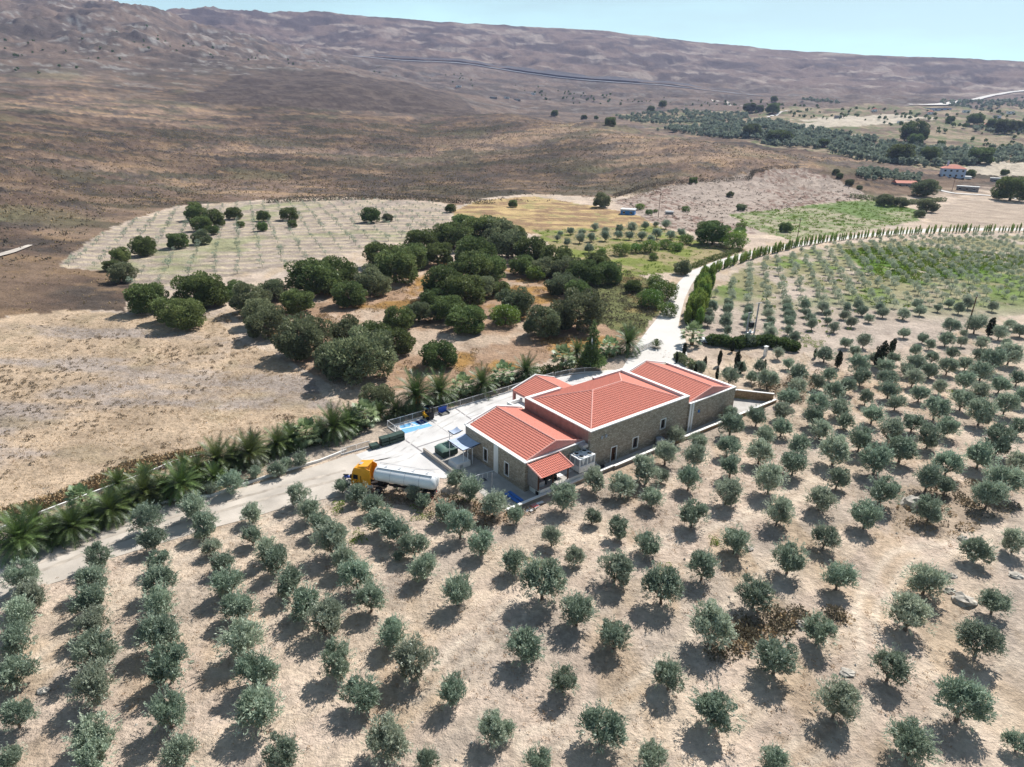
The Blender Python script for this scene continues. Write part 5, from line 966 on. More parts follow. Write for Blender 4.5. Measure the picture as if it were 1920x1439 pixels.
singles = [
 ((872,597,74), 'dark oak standing alone below the mid clump with leaning crown', 0), ((747,597,62), 'oak in the upper pair on the tan clearing', 0), ((785,585,46), 'slimmer oak behind the upper pair on the tan clearing', 1), ((747,640,66), 'round oak above the lone oak on the clearing', 0),
 ((966,566,64), 'olive-green oak above the bright green round tree', 1), ((1085,580,92), 'large grey-green oak at the edge of the scrub patch', 1), ((1018,605,66), 'low pale grey oak in front of the large grey-green oak', 1), ((823,660,74), 'lone round oak in the middle of the tan clearing', 0),
 ((470,562,66), 'grey-green oak at the top of the field edge chain', 1), ((487,588,58), 'second oak down the field edge chain', 1), ((500,606,70), 'third oak down the field edge chain with a rusty base', 1), ((570,630,96), 'broad oak with rounded dome on the field edge chain', 1), ((675,662,118), 'biggest oak on the field edge chain above the palms', 1),
 ((640,680,72), 'oak leaning out of the big one toward the dry field', 1), ((700,622,64), 'oak crowning the big clump from behind', 0), ((655,626,62), 'low oak tucked between two clumps on the field edge', 1), ((705,738,62), 'lowest oak of the field edge chain, next to the palms', 1), ((620,668,60), 'outer low oak at the foot of the field edge chain', 1),
 ((275,560,72), 'leftmost dark oak of the group over the dry field', 0), ((320,580,62), 'low dark oak second in the group over the dry field', 0), ((370,545,86), 'tall domed oak in the group over the dry field', 0), ((345,588,76), 'front oak of the group casting shadow on the dry field', 0), ((397,552,60), 'oak joining the domed one over the dry field', 0), ((424,552,32), 'slender dark tree with bare stem beside the oak group', 0), ((440,540,42), 'small dark tree behind the slender stem', 0),
 ((228,510,50), 'grey oak at the corner of the sapling plot', 1), ((268,463,46), 'oak pair crown on the edge of sapling plot', 0), ((208,497,30), 'small dark oak at the plot corner', 0), ((225,478,36), 'dark oak above the plot corner', 0), ((333,450,40), 'round oak among the saplings, low on the slope', 0), ((377,445,36), 'grey round oak among the saplings', 1),
 ((368,400,38), 'oak at the head of the tree line in the sapling plot', 0), ((375,420,36), 'oak just below the head of the tree line', 0), ((400,410,42), 'middle oak of the tree line in the sapling plot', 0), ((400,432,22), 'small low oak under the tree line', 0), ((438,400,30), 'oak with a dark lower clump in the sapling plot', 0), ((451,420,17), 'little dark clump under its oak', 0),
 ((493,405,26), 'upper half of the stacked oak pair', 0), ((491,425,22), 'lower half of the stacked oak pair', 0), ((541,400,34), 'forked oak in the middle of the sapling plot', 0), ((548,420,18), 'dark lower clump of the forked oak', 0), ((695,403,38), 'round oak with clear shadow high in the sapling plot', 0), ((727,408,20), 'small oak next to the round one high in the plot', 1),
 ((365,388,26), 'small oak crown against the heath above the plot', 0), ((845,390,22), 'dark oak at the end of the plot terrace', 0), ((962,382,18), 'single dark tree on the golden grass slope', 0),
 ((1338,437,60), 'big black-green oak shading a pen by the lane', 0), ((1280,502,34), 'round grey-green tree at the bend of the lane', 1), ((1188,538,32), 'small dark oak by the fig trees', 0), ((1300,338,17), 'little dark tree on the heath skyline above the fallow slope', 0), ((1369,364,15), 'small tree on the fallow slope', 1),
 ((1128,376,34), 'dark bushy tree behind the tiny white shed', 1), ((1900,352,62), 'large black-green tree at the right edge beyond the sheds', 0), ((1690,286,50), 'dark oak over the valley grove', 0), ((1745,288,36), 'dark oak right of the valley grove', 0), ((1715,246,52), 'dark clump behind the pink-roofed cottage', 0), ((1717,262,30), 'oak in front of the pink-roofed cottage', 0),
 ((1840,290,44), 'dark clump above the pale sand field', 0), ((1545,268,22), 'dark tree on the valley grove edge', 0), ((1455,254,34), 'dark oak at the head of the valley grove', 0), ((1475,258,30), 'second oak at the head of the valley grove', 0), ((1410,244,36), 'oak above the brown spur in the valley', 0), ((1145,222,22), 'oak at the start of the valley grove', 0), ((1220,206,16), 'lone tree on the bare slope over the valley', 0), ((1243,195,17), 'umbrella-shaped tree on the bare slope over the valley', 0),
 ((1095,220,12), 'small tree peeking over the spur line', 0), ((1040,213,15), 'dark tree peeking over the spur line', 0), ((1118,221,9), 'tiny tree peeking over the spur line', 0), ((1405,201,24), 'first tree of the hedge line by the far field', 0), ((1425,203,16), 'second tree of the hedge line by the far field', 0), ((1450,203,26), 'third tree of the hedge line by the far field', 0), ((1452,186,14), 'lone dark tree above the hedge line', 0),
 ((1865,234,26), 'first dark tree of the trio in the far plain', 0), ((1887,237,34), 'second dark tree of the trio in the far plain', 0), ((1910,236,26), 'third dark tree of the trio in the far plain', 0), ((1829,222,30), 'dark rounded grove tree in the far plain', 0), ((1782,223,17), 'small round tree in the far plain', 0), ((1765,270,16), 'small tree beside the pale track in the plain', 0),
 ((1820,325,19), 'bush behind the pale blue house', 0), ((1885,323,15), 'dark tree by the pale sand field edge', 0), ((1593,342,16), 'grey tree on the lane above the green plot', 1), ((1575,330,13), 'small grey tree on the walled lane', 1), ((1568,322,14), 'upper grey tree on the walled lane', 1), ((1612,352,12), 'lowest grey tree on the walled lane', 1),
 ((1390,388,20), 'split grey tree between fallow and green plots', 1), ((1474,425,26), 'bushy green tree beside the lane pole', 0)]
used_l = {}
for (cx, cy, w), lab, g in singles:
    P, W_ = survey(cx, cy, w*(1.07 if g and cy > 540 else .95), .40); tree('oak_tree', lab, 'oak tree', P, (OAKG if g else OAK)[random.randrange(3)], W_/10, sz=random.uniform(.92, 1.1))
fresh = [((1005,511,36), 'bright green round tree inside the dark wood'), ((948,592,52), 'bright green low tree below the dark wood'), ((1165,468,30), 'brightest lime-green fig tree of the row'), ((1192,466,24), 'second lime-green fig tree of the row'), ((1220,462,32), 'tallest fig tree of the row'), ((1248,458,24), 'olive-green fig next to the tallest'), ((1268,462,24), 'fig with an open brown crown'), ((1226,482,18), 'small fig in front of the row'), ((1128,472,18), 'low green bush above the wood edge'),
 ((1287,448,24), 'green tree touching the big black-green oak'), ((1200,388,16), 'green tree by the blue hut'), ((1217,398,14), 'green tree near the lone pole'), ((1229,396,8), 'tiny green tree at the lone pole'), ((1286,392,15), 'green tree on the fallow slope'), ((1389,424,18), 'light green tree on the grey field'), ((1375,448,50), 'leafy green thicket tree at the lane side'), ((1388,434,20), 'flat green tree above the lane thicket'),
 ((1735,352,44), 'pale green willow-like tree by the red-roofed cottage'), ((1660,375,30), 'green bush on the ditch line'), ((1690,378,26), 'second green bush on the ditch line'), ((1725,400,20), 'dark green bush at the ditch corner'), ((1740,385,34), 'broad bush by the yellow weeds'), ((1245,545,48), 'dense green bush beside the lane'), ((1222,560,46), 'dark green bush left of the lane'), ((1252,580,34), 'low bush touching the lane edge'), ((1232,528,34), 'bush above the lane bushes')]
for (cx, cy, w), lab in fresh:
    P, W_ = survey(cx, cy, w*1.05, .36); tree('broadleaf_tree', lab, 'tree', P, FRESH[random.randrange(2)] if cx < 1650 else OAKG[random.randrange(2)], W_/10, sz=.9)
mid = conv(1020, 360, 5.053, [(485,335,90),(250,375,80),(155,400,60),(125,440,70),(360,390,80),(340,440,110),(450,435,100),(220,480,80),(425,540,110),(585,370,80),(580,425,110),(715,350,90),(705,410,90),(830,340,110),(810,420,90),(960,320,90),(1060,310,60),(1160,310,100),(930,420,100),(1070,400,110),(1200,410,100),(1300,390,90),(1010,450,90)])
mid.sort()
for k, (cx, cy, w) in enumerate(mid):
    P, W_ = survey(cx, cy, w, .41); tree('olive_tree', f'olive tree {ordn[k] if k < 20 else "just after the " + ordn[19]}{"" if k < 20 else " "*(k-20)} from the left in the small grove behind the dark wood' if k < 20 else f'olive tree {["next to last", "last", "third to last"][k % 3]} by the big black-green oak', 'olive tree', P, OLV[k % 10], W_/3.6, 'olive trees of the small grove')

# ---- valley groves seen as masses
def scat3(poly, n):
    a = np.array(scatter(poly, n)); return np.column_stack([a, land(a[:, 0], a[:, 1])]).tolist()
def scatter(poly, n):
    a = np.array(poly); lo, hi = a.min(0), a.max(0); out = []
    while len(out) < n:
        P = lo+(hi-lo)*np.random.RandomState(len(out)*7+3).rand(4000, 2); k = pip(P[:, 0], P[:, 1], poly); out += P[k].tolist()
    return out[:n]
vg = []
for pts, n, w in ((((1150, 219), (1240, 211), (1400, 215), (1405, 223), (1290, 234), (1190, 230)), 420, 8), (((1228, 246), (1330, 234), (1440, 228), (1520, 243), (1610, 262), (1700, 274), (1790, 284), (1980, 286), (1990, 304), (1790, 312), (1700, 316), (1600, 298), (1500, 278), (1400, 262)), 1200, 9.5), (((1600, 330), (1640, 322), (1730, 330), (1720, 345), (1640, 342)), 120, 5.5), (((1520, 186), (1570, 190), (1580, 194), (1500, 192)), 50, 8), (((1755, 190), (1990, 180), (1990, 200), (1790, 202)), 260, 10), (((1815, 240), (1990, 246), (1990, 256), (1830, 250)), 70, 9)):
    for x, y, gz in scat3(gp(*pts), n): vg.append((x, y, gz-w*.12, w/3.6*random.uniform(.6, 1.15)))
mass('valley_grove_foliage', vg, BLOB, 'oliveleaf')
ft = []
for x, y, gz in scat3(gp((960, 160), (1440, 190), (1700, 210), (1990, 215), (1990, 300), (1700, 240), (1300, 200), (1000, 190)), 260): ft.append((x, y, gz-.6, random.uniform(1.0, 2.4)))
for x, y, gz in scat3(gp((0, 60), (300, 60), (900, 130), (900, 165), (600, 120), (300, 120), (0, 150)), 90): ft.append((x, y, gz-.6, random.uniform(.9, 2.0)))
mass('hillside_scrub_foliage', ft, BLOB, 'oakleaf')

# ---- heath, cushion shrubs, weeds, dry grass: nobody could count them
def tuft(seed, n, w, h, flat):
    rs = np.random.RandomState(seed); V, t = leaves(rs, [(0, 0, h*.3)], [w], n, w*.7, w*.32, .75, .3, flat); return V, t
CUSH = [tuft(s, 26, .5, .3, .6) for s in range(5)]; LUMP = []
for s in range(6):
    rs = np.random.RandomState(80+s); V, t = leaves(rs, [(0, 0, .05)], [.5], 58, .20, .10, .85, .2, .75); V[:, :, 2] = np.maximum(V[:, :, 2], -.02); LUMP.append((V, t*.7+.3*(V[:, 0, 2] > .25)))
FARC = [tuft(60+s, 8, .55, .3, .6) for s in range(5)]; GR = [tuft(20+s, 9, .16, .1, .6) for s in range(4)]
sh = []
for x, y, gz in scat3(Z['heath'], 4500): sh.append((x, y, gz-.1, random.uniform(.8, 1.9)))
for x, y, gz in scat3(gp((-60, 420), (100, 418), (200, 400), (420, 375), (860, 378), (960, 350), (1150, 380), (1500, 310), (1600, 300), (1250, 262), (1000, 225), (700, 230), (300, 240), (-60, 260)), 12000): sh.append((x, y, gz-.1, random.uniform(1.2, 3.2)))
mass('heath_shrubs', sh, FARC, 'shrubbrown')
sh = []
for x, y, gz in scat3(gp((-60, 560), (100, 500), (200, 400), (420, 375), (860, 378), (1150, 380), (1600, 300), (1250, 262), (900, 235), (300, 260), (-60, 300)), 11000):
    if not pip(np.array([x]), np.array([y]), Z['orchard'])[0] and fbm(np.array([x/40]), np.array([y/30]), 4)[0] > .45: sh.append((x, y, gz-.1, random.uniform(1.1, 3.0)))
mass('grey_heath_shrubs', sh, FARC, 'shrubdark')
sh = []
gl = []
for k, n in (('cushion', 700), ('thorn', 90), ('thorn2', 70), ('bank', 60), ('strip', 80)):
    for x, y, gz in scat3(Z[k], n): (gl if random.random() < (.85 if k != 'cushion' else .3) else sh).append((x, y, 0, random.uniform(.9, 2.0)))
mass('grey_cushion_shrubs', gl, LUMP, 'shrubgrey')
for x, y, gz in scat3(Z['oakfloor'], 1300):
    if fbm(np.array([x/9]), np.array([y/9]), 0, 5, .6)[0] > .52: sh.append((x, y, 0, random.uniform(.9, 2.0)))
for x, y, gz in scat3(gp((380, 590), (620, 590), (700, 610), (620, 600), (430, 610)), 80): sh.append((x, y, 0, 1.2))
mass('cushion_shrubs', sh, LUMP, 'shrubbrown')
sh = []
fd = [(x, y, gz-.05, random.uniform(.9, 2.2)) for x, y, gz in scat3(Z['fallow'], 900)]
mass('dark_fallow_shrubs', fd, FARC, 'shrubdark')
for k, n in (('scrub', 500), ('fallow', 700)):
    for x, y, gz in scat3(Z[k], n): sh.append((x, y, gz-.05, random.uniform(.8, 2.2 if k == 'scrub' else 1.4)))
mass('low_scrub', sh, LUMP, 'shrubgrey')
sh = []
for x, y, gz in scat3(Z['greenplot'], 600): sh.append((x, y, gz, random.uniform(1., 2.2)))
for x, y, gz in scat3(Z['rank'], 1100): sh.append((x, y, 0, random.uniform(1., 2.2)))
for x, y, gz in scat3(zone_g2, 500):
    if fbm(np.array([x/15]), np.array([y/15]), 1)[0] > .5: sh.append((x, y, 0, random.uniform(.8, 1.8)))
for x, y, gz in scat3(Z['figs'], 300): sh.append((x, y, 0, random.uniform(.8, 1.6)))
mass('plot_weeds', sh, CUSH, 'greenweed'); sh = []
for cx, cy, n, r in ((637, 948, 10, .7), (632, 958, 5, .5), (670, 1008, 14, 1), (1000, 1060, 10, .8), (1240, 1075, 14, 1.2), (1345, 1018, 8, .8), (1510, 640, 60, 4), (790, 970, 16, 1.4), (870, 938, 10, .9), (1105, 670, 90, 4), (1395, 745, 16, 1.4), (1300, 760, 10, 1.2), (1785, 735, 8, .9)):
    c_ = at(cx, cy)
    for _ in range(n): sh.append((c_[0]+random.gauss(0, r*.6), c_[1]+random.gauss(0, r*.7), 0, random.uniform(.5, .95)))
mass('green_weeds', sh, LUMP, 'greenweed')
rs = np.random.RandomState(5); gx = rs.uniform(-75, 75, 18000); gy = rs.uniform(30, 130, 18000); ok = (np.abs(gx) < gy*.86+4)&(~pip(gx, gy, [W3(u, v)[:2] for u, v in ((-26, -2.5), (45, -2.5), (45, 31), (-26, 31))]))&(fbm(gx/6, gy/6, 2, 4) > .40)
rd_poly = [tuple(at(*p)[:2]) for p in ((-90, 1085), (0, 1046), (250, 962), (420, 925), (664, 851), (700, 900), (600, 938), (470, 972), (200, 1050), (0, 1125), (-90, 1160))]; ok &= ~pip(gx, gy, rd_poly)
mass('dry_grass', [(x, y, 0, random.uniform(.7, 1.5)) for x, y in zip(gx[ok], gy[ok])], GR, 'drygrass')
sh = []
for x, y, gz in scat3(Z['field'], 4000): sh.append((x, y, 0, random.uniform(1., 2.2)))
mass('field_stubble', sh, GR, 'drygrass')
rs = np.random.RandomState(9); sh = []
for x, y, gz in scat3(Z['field'], 1500):
    if fbm(np.array([x/12]), np.array([y/12]), 3)[0] > .47: sh.append((x, y, 0, random.uniform(.35, .9)))
mass('field_weeds', sh, CUSH, 'shrubgrey')
# loose stones in the grove
st = []; sm_ = MB(); icos = [(1,0,0),(-1,0,0),(0,1,0),(0,-1,0),(0,0,1),(0,0,-.3)]; icf = [(0,2,4),(2,1,4),(1,3,4),(3,0,4),(2,0,5),(1,2,5),(3,1,5),(0,3,5)]
for k in range(1500):
    y = rs.uniform(32, 110); x = rs.uniform(-.85, .85)*y
    if pip(np.array([x]), np.array([y]), [W3(u, v)[:2] for u, v in ((-30, -2.5), (45, -2.5), (45, 31), (-30, 31))])[0] or pip(np.array([x]), np.array([y]), rd_poly)[0]: continue
    s = .05+.12*rs.rand()**3; sm_.add([(x+p[0]*s*rs.uniform(.7, 1.3), y+p[1]*s*rs.uniform(.7, 1.3), p[2]*s*.7) for p in icos], icf)
tag(sm_.build('loose_stones', 'rock'), kind='stuff')
def boulder(label, cx, cy, w, fl=.6):
    P = at(cx, cy); s = w/CAM_F*depth(P)/2; rs_ = np.random.RandomState(int(cx)); V = []; nu, nv = 12, 7
    for j in range(nv+1):
        for i in range(nu): th = 2*math.pi*i/nu; ph = math.pi*j/nv; k = 1+.28*rs_.randn()*.6*(0 < j < nv); V.append((s*k*math.sin(ph)*math.cos(th), s*.75*k*math.sin(ph)*math.sin(th), s*fl*math.cos(ph)*k))
    F = [(j*nu+i, (j+1)*nu+i, (j+1)*nu+(i+1) % nu, j*nu+(i+1) % nu) for j in range(nv) for i in range(nu)]
    tag(MB().add(V, F).build('boulder', 'rock'), label, 'boulder').location = (P[0], P[1], s*.1)
for a in (('large pale boulder beside the olive tree low in the grove', 1715, 948, 52), ('flat pale boulder between two olives by the stony patch', 1806, 1128, 45, .45), ('small boulder above the flat pale one', 1785, 1083, 20), ('upright boulder at the stony patch', 1780, 1110, 22), ('grey boulder in the thorn patch', 1500, 1172, 22), ('flat white stone lying alone on bare soil', 1588, 1262, 28, .25), ('white stone at the foot of an olive by the straw path', 1405, 1030, 16, .5), ('pale stone at the dry shrub mound', 1805, 1012, 18), ('grey boulder between olives in the far left column', 82, 1297, 24, .5), ('pale slab at the edge of stony patch', 1905, 1080, 26, .3)): boulder(*a)

# ---- palms
def date_palm(seed, nf=62, L_=2.9):
    rs = np.random.RandomState(seed); Q = []; T_ = []
    for k in range(nf):
        a = k*2.399+rs.rand()*.4; el = 1.4-1.5*(k/nf)**.9; Lk = L_*(.85+.25*rs.rand()); n = 15; p = np.array([0, 0, 1.3]); d = np.array([math.cos(a)*math.cos(el), math.sin(a)*math.cos(el), math.sin(el)]); side0 = np.array([-math.sin(a), math.cos(a), 0]); pts = [p]
        for i in range(n): d = d+np.array([0, 0, -.062-.03*(k/nf)]); d /= np.linalg.norm(d); p = p+d*Lk/n; pts.append(p)
        for i in range(1, n+1):
            w = .52*math.sin(min(1, (i+.6)/(n*.45))*math.pi/2)*(1-.55*max(0, i/n-.55)/.45); c = pts[i]; f = (pts[i]-pts[i-1]); f /= np.linalg.norm(f)
            for sgn in (-1, 1):
                for q in (0, .5):
                    b0 = c-f*(q*Lk/n); tip = b0+side0*sgn*w*(.9+.2*rs.rand())+f*w*.75+np.array([0, 0, -.10*w+.16*w*rs.rand()+.08]); th = .030; Q.append([b0-f*th, b0+f*th, tip, tip-f*.01]); T_.append(rs.rand()*.7+.3*(i/n))
            Q.append([pts[i-1]-side0*.03, pts[i-1]+side0*.03, pts[i]+side0*.02, pts[i]-side0*.02]); T_.append(.9)
    cr = quads_mesh('crown', np.array(Q), np.array(T_), M['palmleaf']); mb = MB(); z = 0
    pr = [(.36, -.1)]
    for i in range(10): pr += [(.34, i*.13), (.28, i*.13+.07)]
    mb.lathe(pr+[(.2, 1.35)], 10); tr = mb.mesh('trunk'); tr.materials.append(M['palmbark']); fr = MB()
    for k in range(7): a = k*.9; fr.tube([(0, 0, 1.3), (.45*math.cos(a), .45*math.sin(a), 1.25), (.6*math.cos(a), .6*math.sin(a), .85)], [.03, .10, .15], 6)
    fm = fr.mesh('fruit_cluster'); fm.materials.append(M['fruit']); return tr, cr, fm
def fan_palm(seed, nf=34):
    rs = np.random.RandomState(seed); Q = []; T_ = []
    for k in range(nf):
        a = k*2.399+rs.rand()*.5; el = 1.4-1.9*(k/nf)**.8; Lp = 1.2*(.8+.35*rs.rand()); d = np.array([math.cos(a)*math.cos(el), math.sin(a)*math.cos(el), math.sin(el)]); s0 = np.array([-math.sin(a), math.cos(a), 0]); up = np.cross(s0, -d); up = -up if up[2] < 0 else up
        b0 = np.array([0, 0, 1.5]); c = b0+d*Lp+np.array([0, 0, -.12]); Q.append([b0-s0*.03, b0+s0*.03, c+s0*.02, c-s0*.02]); T_.append(.8)
        for i in range(19):
            t = R(-110+i*12.2); f = d*math.cos(t)+s0*math.sin(t); f = f+up*.12; R_l = .85*(.85+.2*rs.rand())*(1-.18*abs(math.sin(t))); m_ = c+f*R_l*.6; tip = c+f*R_l+np.array([0, 0, -.22]); n_ = np.cross(f, up); n_ /= np.linalg.norm(n_); Q.append([c, m_-n_*.055, tip, m_+n_*.055]); T_.append(.25+.75*rs.rand())
    cr = quads_mesh('crown', np.array(Q), np.array(T_), M['fanleaf']); pr = [(.3, -.1), (.3, .3), (.2, .9), (.24, 1.2), (.16, 1.55)]; tr = MB().lathe(pr, 10).mesh('trunk'); tr.materials.append(M['palmbark']); return tr, cr
DP = [date_palm(s) for s in range(3)]; FP = [fan_palm(s) for s in range(2)]
palms = [(38,1012,112,0),(66,985,80,0),(135,990,90,0),(152,938,66,1),(208,958,84,0),(222,908,56,0),(272,925,84,0),(272,893,50,0),(340,912,88,0),(346,876,50,0),(408,865,84,0),(402,898,60,0),(468,852,80,0),(478,832,46,0),(520,835,66,0),(540,812,44,0),(575,818,72,1),(600,806,44,0),(625,803,84,0),(655,790,60,0),(684,783,72,1),(712,775,44,0),(742,772,48,0),(780,745,92,0),(824,737,78,0),(868,728,60,1),(904,722,66,0),(944,706,62,1),(986,698,60,0),(1055,676,62,1),(1082,662,46,0),(1142,655,52,1),(1178,645,66,0),(1299,632,58,1),(100,1000,66,0),(172,972,66,0),(240,945,66,0),(306,918,66,0),(372,888,66,0),(438,862,64,0),(548,826,60,0),(652,800,58,0)]
for k, (cx, cy, w, f) in enumerate(palms):
    P, W_ = survey(cx, cy, w, .28); kind = 'silvery fan palm' if f else 'dark green date palm'
    place_ = 'in the row along the yard fence' if 700 < cx < 1100 else ('in the row above the dirt road' if cx < 700 else 'by the lane gate'); idx_ = [q for q in palms if q[3] == f and ((q[0] < 700) == (cx < 700)) and ((q[0] > 1100) == (cx > 1100))].index((cx, cy, w, f))
    t = thing('palm_tree', f'{kind}, {ordn[idx_]} from the left {place_}' if cx < 1250 else 'lone silvery fan palm beside the parked car', 'palm tree', (P[0], P[1], 0), random.random()*6.28, 'palms along the road and yard')
    s = W_/(4.6 if f else 5.4); t.scale = (s, s, s*1.18)
    if f:
        tr, cr = FP[k % 2]; link('trunk', tr, t); link('crown', cr, t)
    else:
        tr, cr, fm = DP[k % 3]; link('trunk', tr, t); link('crown', cr, t)
        if k in (12, 23, 24, 8): link('fruit_cluster', fm, t)

def hedge(name, label, pts, r, h, m, n):
    P = [np.array(hit(*p)[:2]) for p in pts]; rs_ = np.random.RandomState(len(pts)*n); c = []
    for a, b in zip(P[:-1], P[1:]):
        for k in range(max(1, int(np.linalg.norm(b-a)/(r*.9)))): q = a+(b-a)*k/max(1, int(np.linalg.norm(b-a)/(r*.9))); c.append((q[0]-P[0][0]+rs_.normal()*.2, q[1]-P[0][1]+rs_.normal()*.2, land1(*q)-land1(*P[0])+h*.5))
    V, t_ = leaves(rs_, c, [r*(.8+.4*rs_.rand()) for _ in c], n, r*.5, r*.2, .7, .2, h/r/1.6); e = thing(name, label, 'hedge', (P[0][0], P[0][1], land1(*P[0]))); link('foliage', quads_mesh('foliage', V, t_, M[m]), e)
hedge('undergrowth', 'dark leafy undergrowth beneath the palms above the dirt road', [(20, 1030), (100, 1005), (200, 970), (300, 935), (400, 898), (500, 862), (600, 832), (690, 805)], 1.1, 1.5, 'oakleaf', 11000)
hedge('undergrowth', 'dark leafy undergrowth beneath the palms along the yard fence', [(735, 788), (800, 765), (900, 738), (1000, 712), (1060, 695), (1130, 672), (1170, 664)], 1.0, 1.4, 'oakleaf', 6000)
# ---- cypresses, araucaria, reeds
def spindle(seed, n, m, w=.45, h=3.0, ll=.22, lw=.08):
    rs = np.random.RandomState(seed); c = []; rd = []
    for i in range(16): z = .25+i/16*(h-.3); c.append((rs.normal()*.05, rs.normal()*.05, z)); rd.append(w*math.sin(math.pi*min(1, (i+2.2)/17.5))**.7*.95+.04)
    V, t = leaves(rs, c, rd, n, ll, lw, .7, 1.6, 1.); return quads_mesh('crown', V, t, M[m])
CY = [spindle(s, 1500, 'cypress', .38) for s in range(3)]; stem = MB().tube([(0, 0, -.1), (0, 0, 1.2)], [.07, .04], 6).mesh('trunk'); stem.materials.append(M['bark'])
cyp = [(1268,670,22),(1282,655,30),(1303,692,24),(1320,680,28),(1348,670,32),(1343,700,26),(1380,675,42),(1388,690,26),(1432,684,24),(1454,646,18),(1527,662,20),(1570,672,34),(1642,662,52),(1667,648,32),(1853,612,38),(1372,650,22)]
for k, (cx, cy, hpx) in enumerate(cyp):
    P = at(cx, cy+hpx/2); hm = hpx/CAM_F*depth(P)/.93; t = thing('cypress', f'slim dark cypress, {ordn[k]} from the left along the driveway bed' if k < 10 or k == 15 else f'black-green columnar cypress, {ordn[k-10]} from the left among the upper olives', 'cypress', (P[0], P[1], 0), random.random()*6, 'slim cypresses near the driveway'); s = hm/3.1; t.scale = (s*(1.25 if k >= 10 else .9),)*2+(s,)
    if k in (12, 13): t.rotation_euler = (0, R(9), 0)
    link('trunk', stem, t); link('crown', CY[k % 3], t)
P, W_ = survey(1112, 655, 62, .62); rs_ = np.random.RandomState(77); c = [(rs_.normal()*.45*(1-i/34), rs_.normal()*.45*(1-i/34), .6+i*.2) for i in range(32)]; rd = [max(.12, (1.25+.5*rs_.rand())*(1-i/34)) for i in range(32)]; V, t_ = leaves(rs_, c, rd, 3600, .5, .13, .55, -.1, .3)
t = tree('pine_tree', 'tall dark conifer with tiered boughs among the palms above the yard', 'pine', (P[0], P[1], 0), (trunk_mb(rs_, 4.6, .12, 0, 0, 6).mesh('trunk'), quads_mesh('crown', V, t_, M['oakleaf'])), W_/4.4); t.children[0].data.materials.append(M['bark'])
P, W_ = survey(1232, 641, 28, .45); rs_ = np.random.RandomState(78); Vs = []
for k in range(110):
    a = rs_.rand()*6.28; el = .3+1.2*rs_.rand(); d = np.array([math.cos(a)*math.cos(el), math.sin(a)*math.cos(el), math.sin(el)]); s_ = np.cross(d, (0, 0, 1)); s_ /= np.linalg.norm(s_)
    for j in range(5): p = d*(.4+j*.28)+np.array([0, 0, .25]); Vs.append([p-d*.18, p+s_*.07, p+d*.2, p-s_*.07])
g = thing('spiky_bush', 'spiky dark green bush standing alone in the pale lane entrance', 'bush', (P[0], P[1], .045)); s = W_/3.1; g.scale = (s,)*3; link('foliage', quads_mesh('foliage', np.array(Vs), rs_.rand(len(Vs)), M['oakleaf2']), g); MB().lathe([(.9, 0), (.95, .12), (.8, .14)], 16).build('planter_ring', 'mud', g)
RE = [spindle(300+s, 1300, 'reed', .6, 3.6, .5, .07) for s in range(4)]; PO = [spindle(310+s, 420, 'reed', .42, 3.4, .4, .12) for s in range(3)]
path_near = [(1287, 612), (1292, 590), (1298, 570), (1305, 552), (1316, 534), (1330, 520), (1350, 507), (1375, 497), (1400, 489), (1440, 477), (1480, 468)]; path_far = [(1480, 466), (1560, 453), (1640, 445), (1720, 439), (1800, 436), (1925, 435)]
def along(pts, n):
    P = [np.array(at(*p)[:2]) for p in pts]; L_ = [np.linalg.norm(b-a) for a, b in zip(P[:-1], P[1:])]; T = sum(L_); out = []
    for k in range(n):
        s = T*(k+.5)/n
        for a, b, l in zip(P[:-1], P[1:], L_):
            if s <= l: out.append(a+(b-a)*s/l); break
            s -= l
    return out
nn = along(path_near, 104)
for k, p in enumerate(nn):
    big = k < 40; q = p+np.array([random.uniform(-.3, 3.6) if k < 44 else random.uniform(-.6, .6), random.uniform(-.6, .6)]); t = thing('reed_clump' if big else 'poplar_sapling', 'tall green reed clump packed into the hedge beside the pale lane' if big else 'young upright poplar planted in the line beside the pale lane', 'reeds' if big else 'poplar', (q[0], q[1], 0), random.random()*6, 'reed clumps hedging the lane' if big else 'young poplars lining the lane')
    s = random.uniform(1.3, 2.1) if big else random.uniform(.8, 1.3); t.scale = (s*(1.1 if big else .95), s*(1.1 if big else .95), s); link('trunk', stem, t); link('crown', (RE if big else PO)[random.randrange(3)], t)
for k, p in enumerate(along(path_far, 90)):
    t = thing('poplar_sapling', 'small thin poplar sapling in the far part of the lane row', 'poplar', (p[0], p[1]+random.uniform(-1, 1), 0), random.random()*6, 'small poplars in the far lane row'); s = random.uniform(.8, 1.35); t.scale = (s*.8, s*.8, s); link('trunk', stem, t); link('crown', PO[k % 3], t)
hedge('hedge', 'dark clipped-looking hedge line on the upper side of the lane bend', [(1300, 505), (1330, 492), (1360, 482), (1390, 470)], 1.1, 1.6, 'oakleaf', 2500)
hedge('shrub_bed', 'dense dark shrub bed below the transformer pole', [(1335, 650), (1380, 652), (1420, 650), (1470, 656), (1500, 664)], 1.7, 2.0, 'oakleaf', 7000)
hedge('shrub_border', 'low mixed shrubs beside the pale driveway near the roof corner', [(1268, 672), (1290, 690), (1320, 698)], 1.0, 1.3, 'oakleaf2', 1800)
hedge('dry_stone_hedge', 'dark shrubby terrace edge above the sapling plot', [(500, 381), (600, 377), (700, 374), (800, 377), (860, 382), (930, 382)], 1.7, 2.3, 'shrubdark', 4500)
hedge('dry_stone_hedge', 'dark field boundary along the foot of the spur', [(1150, 372), (1200, 355), (1260, 345), (1340, 342), (1405, 338), (1412, 325), (1450, 318), (1500, 316)], 1.8, 2.4, 'shrubdark', 4500)
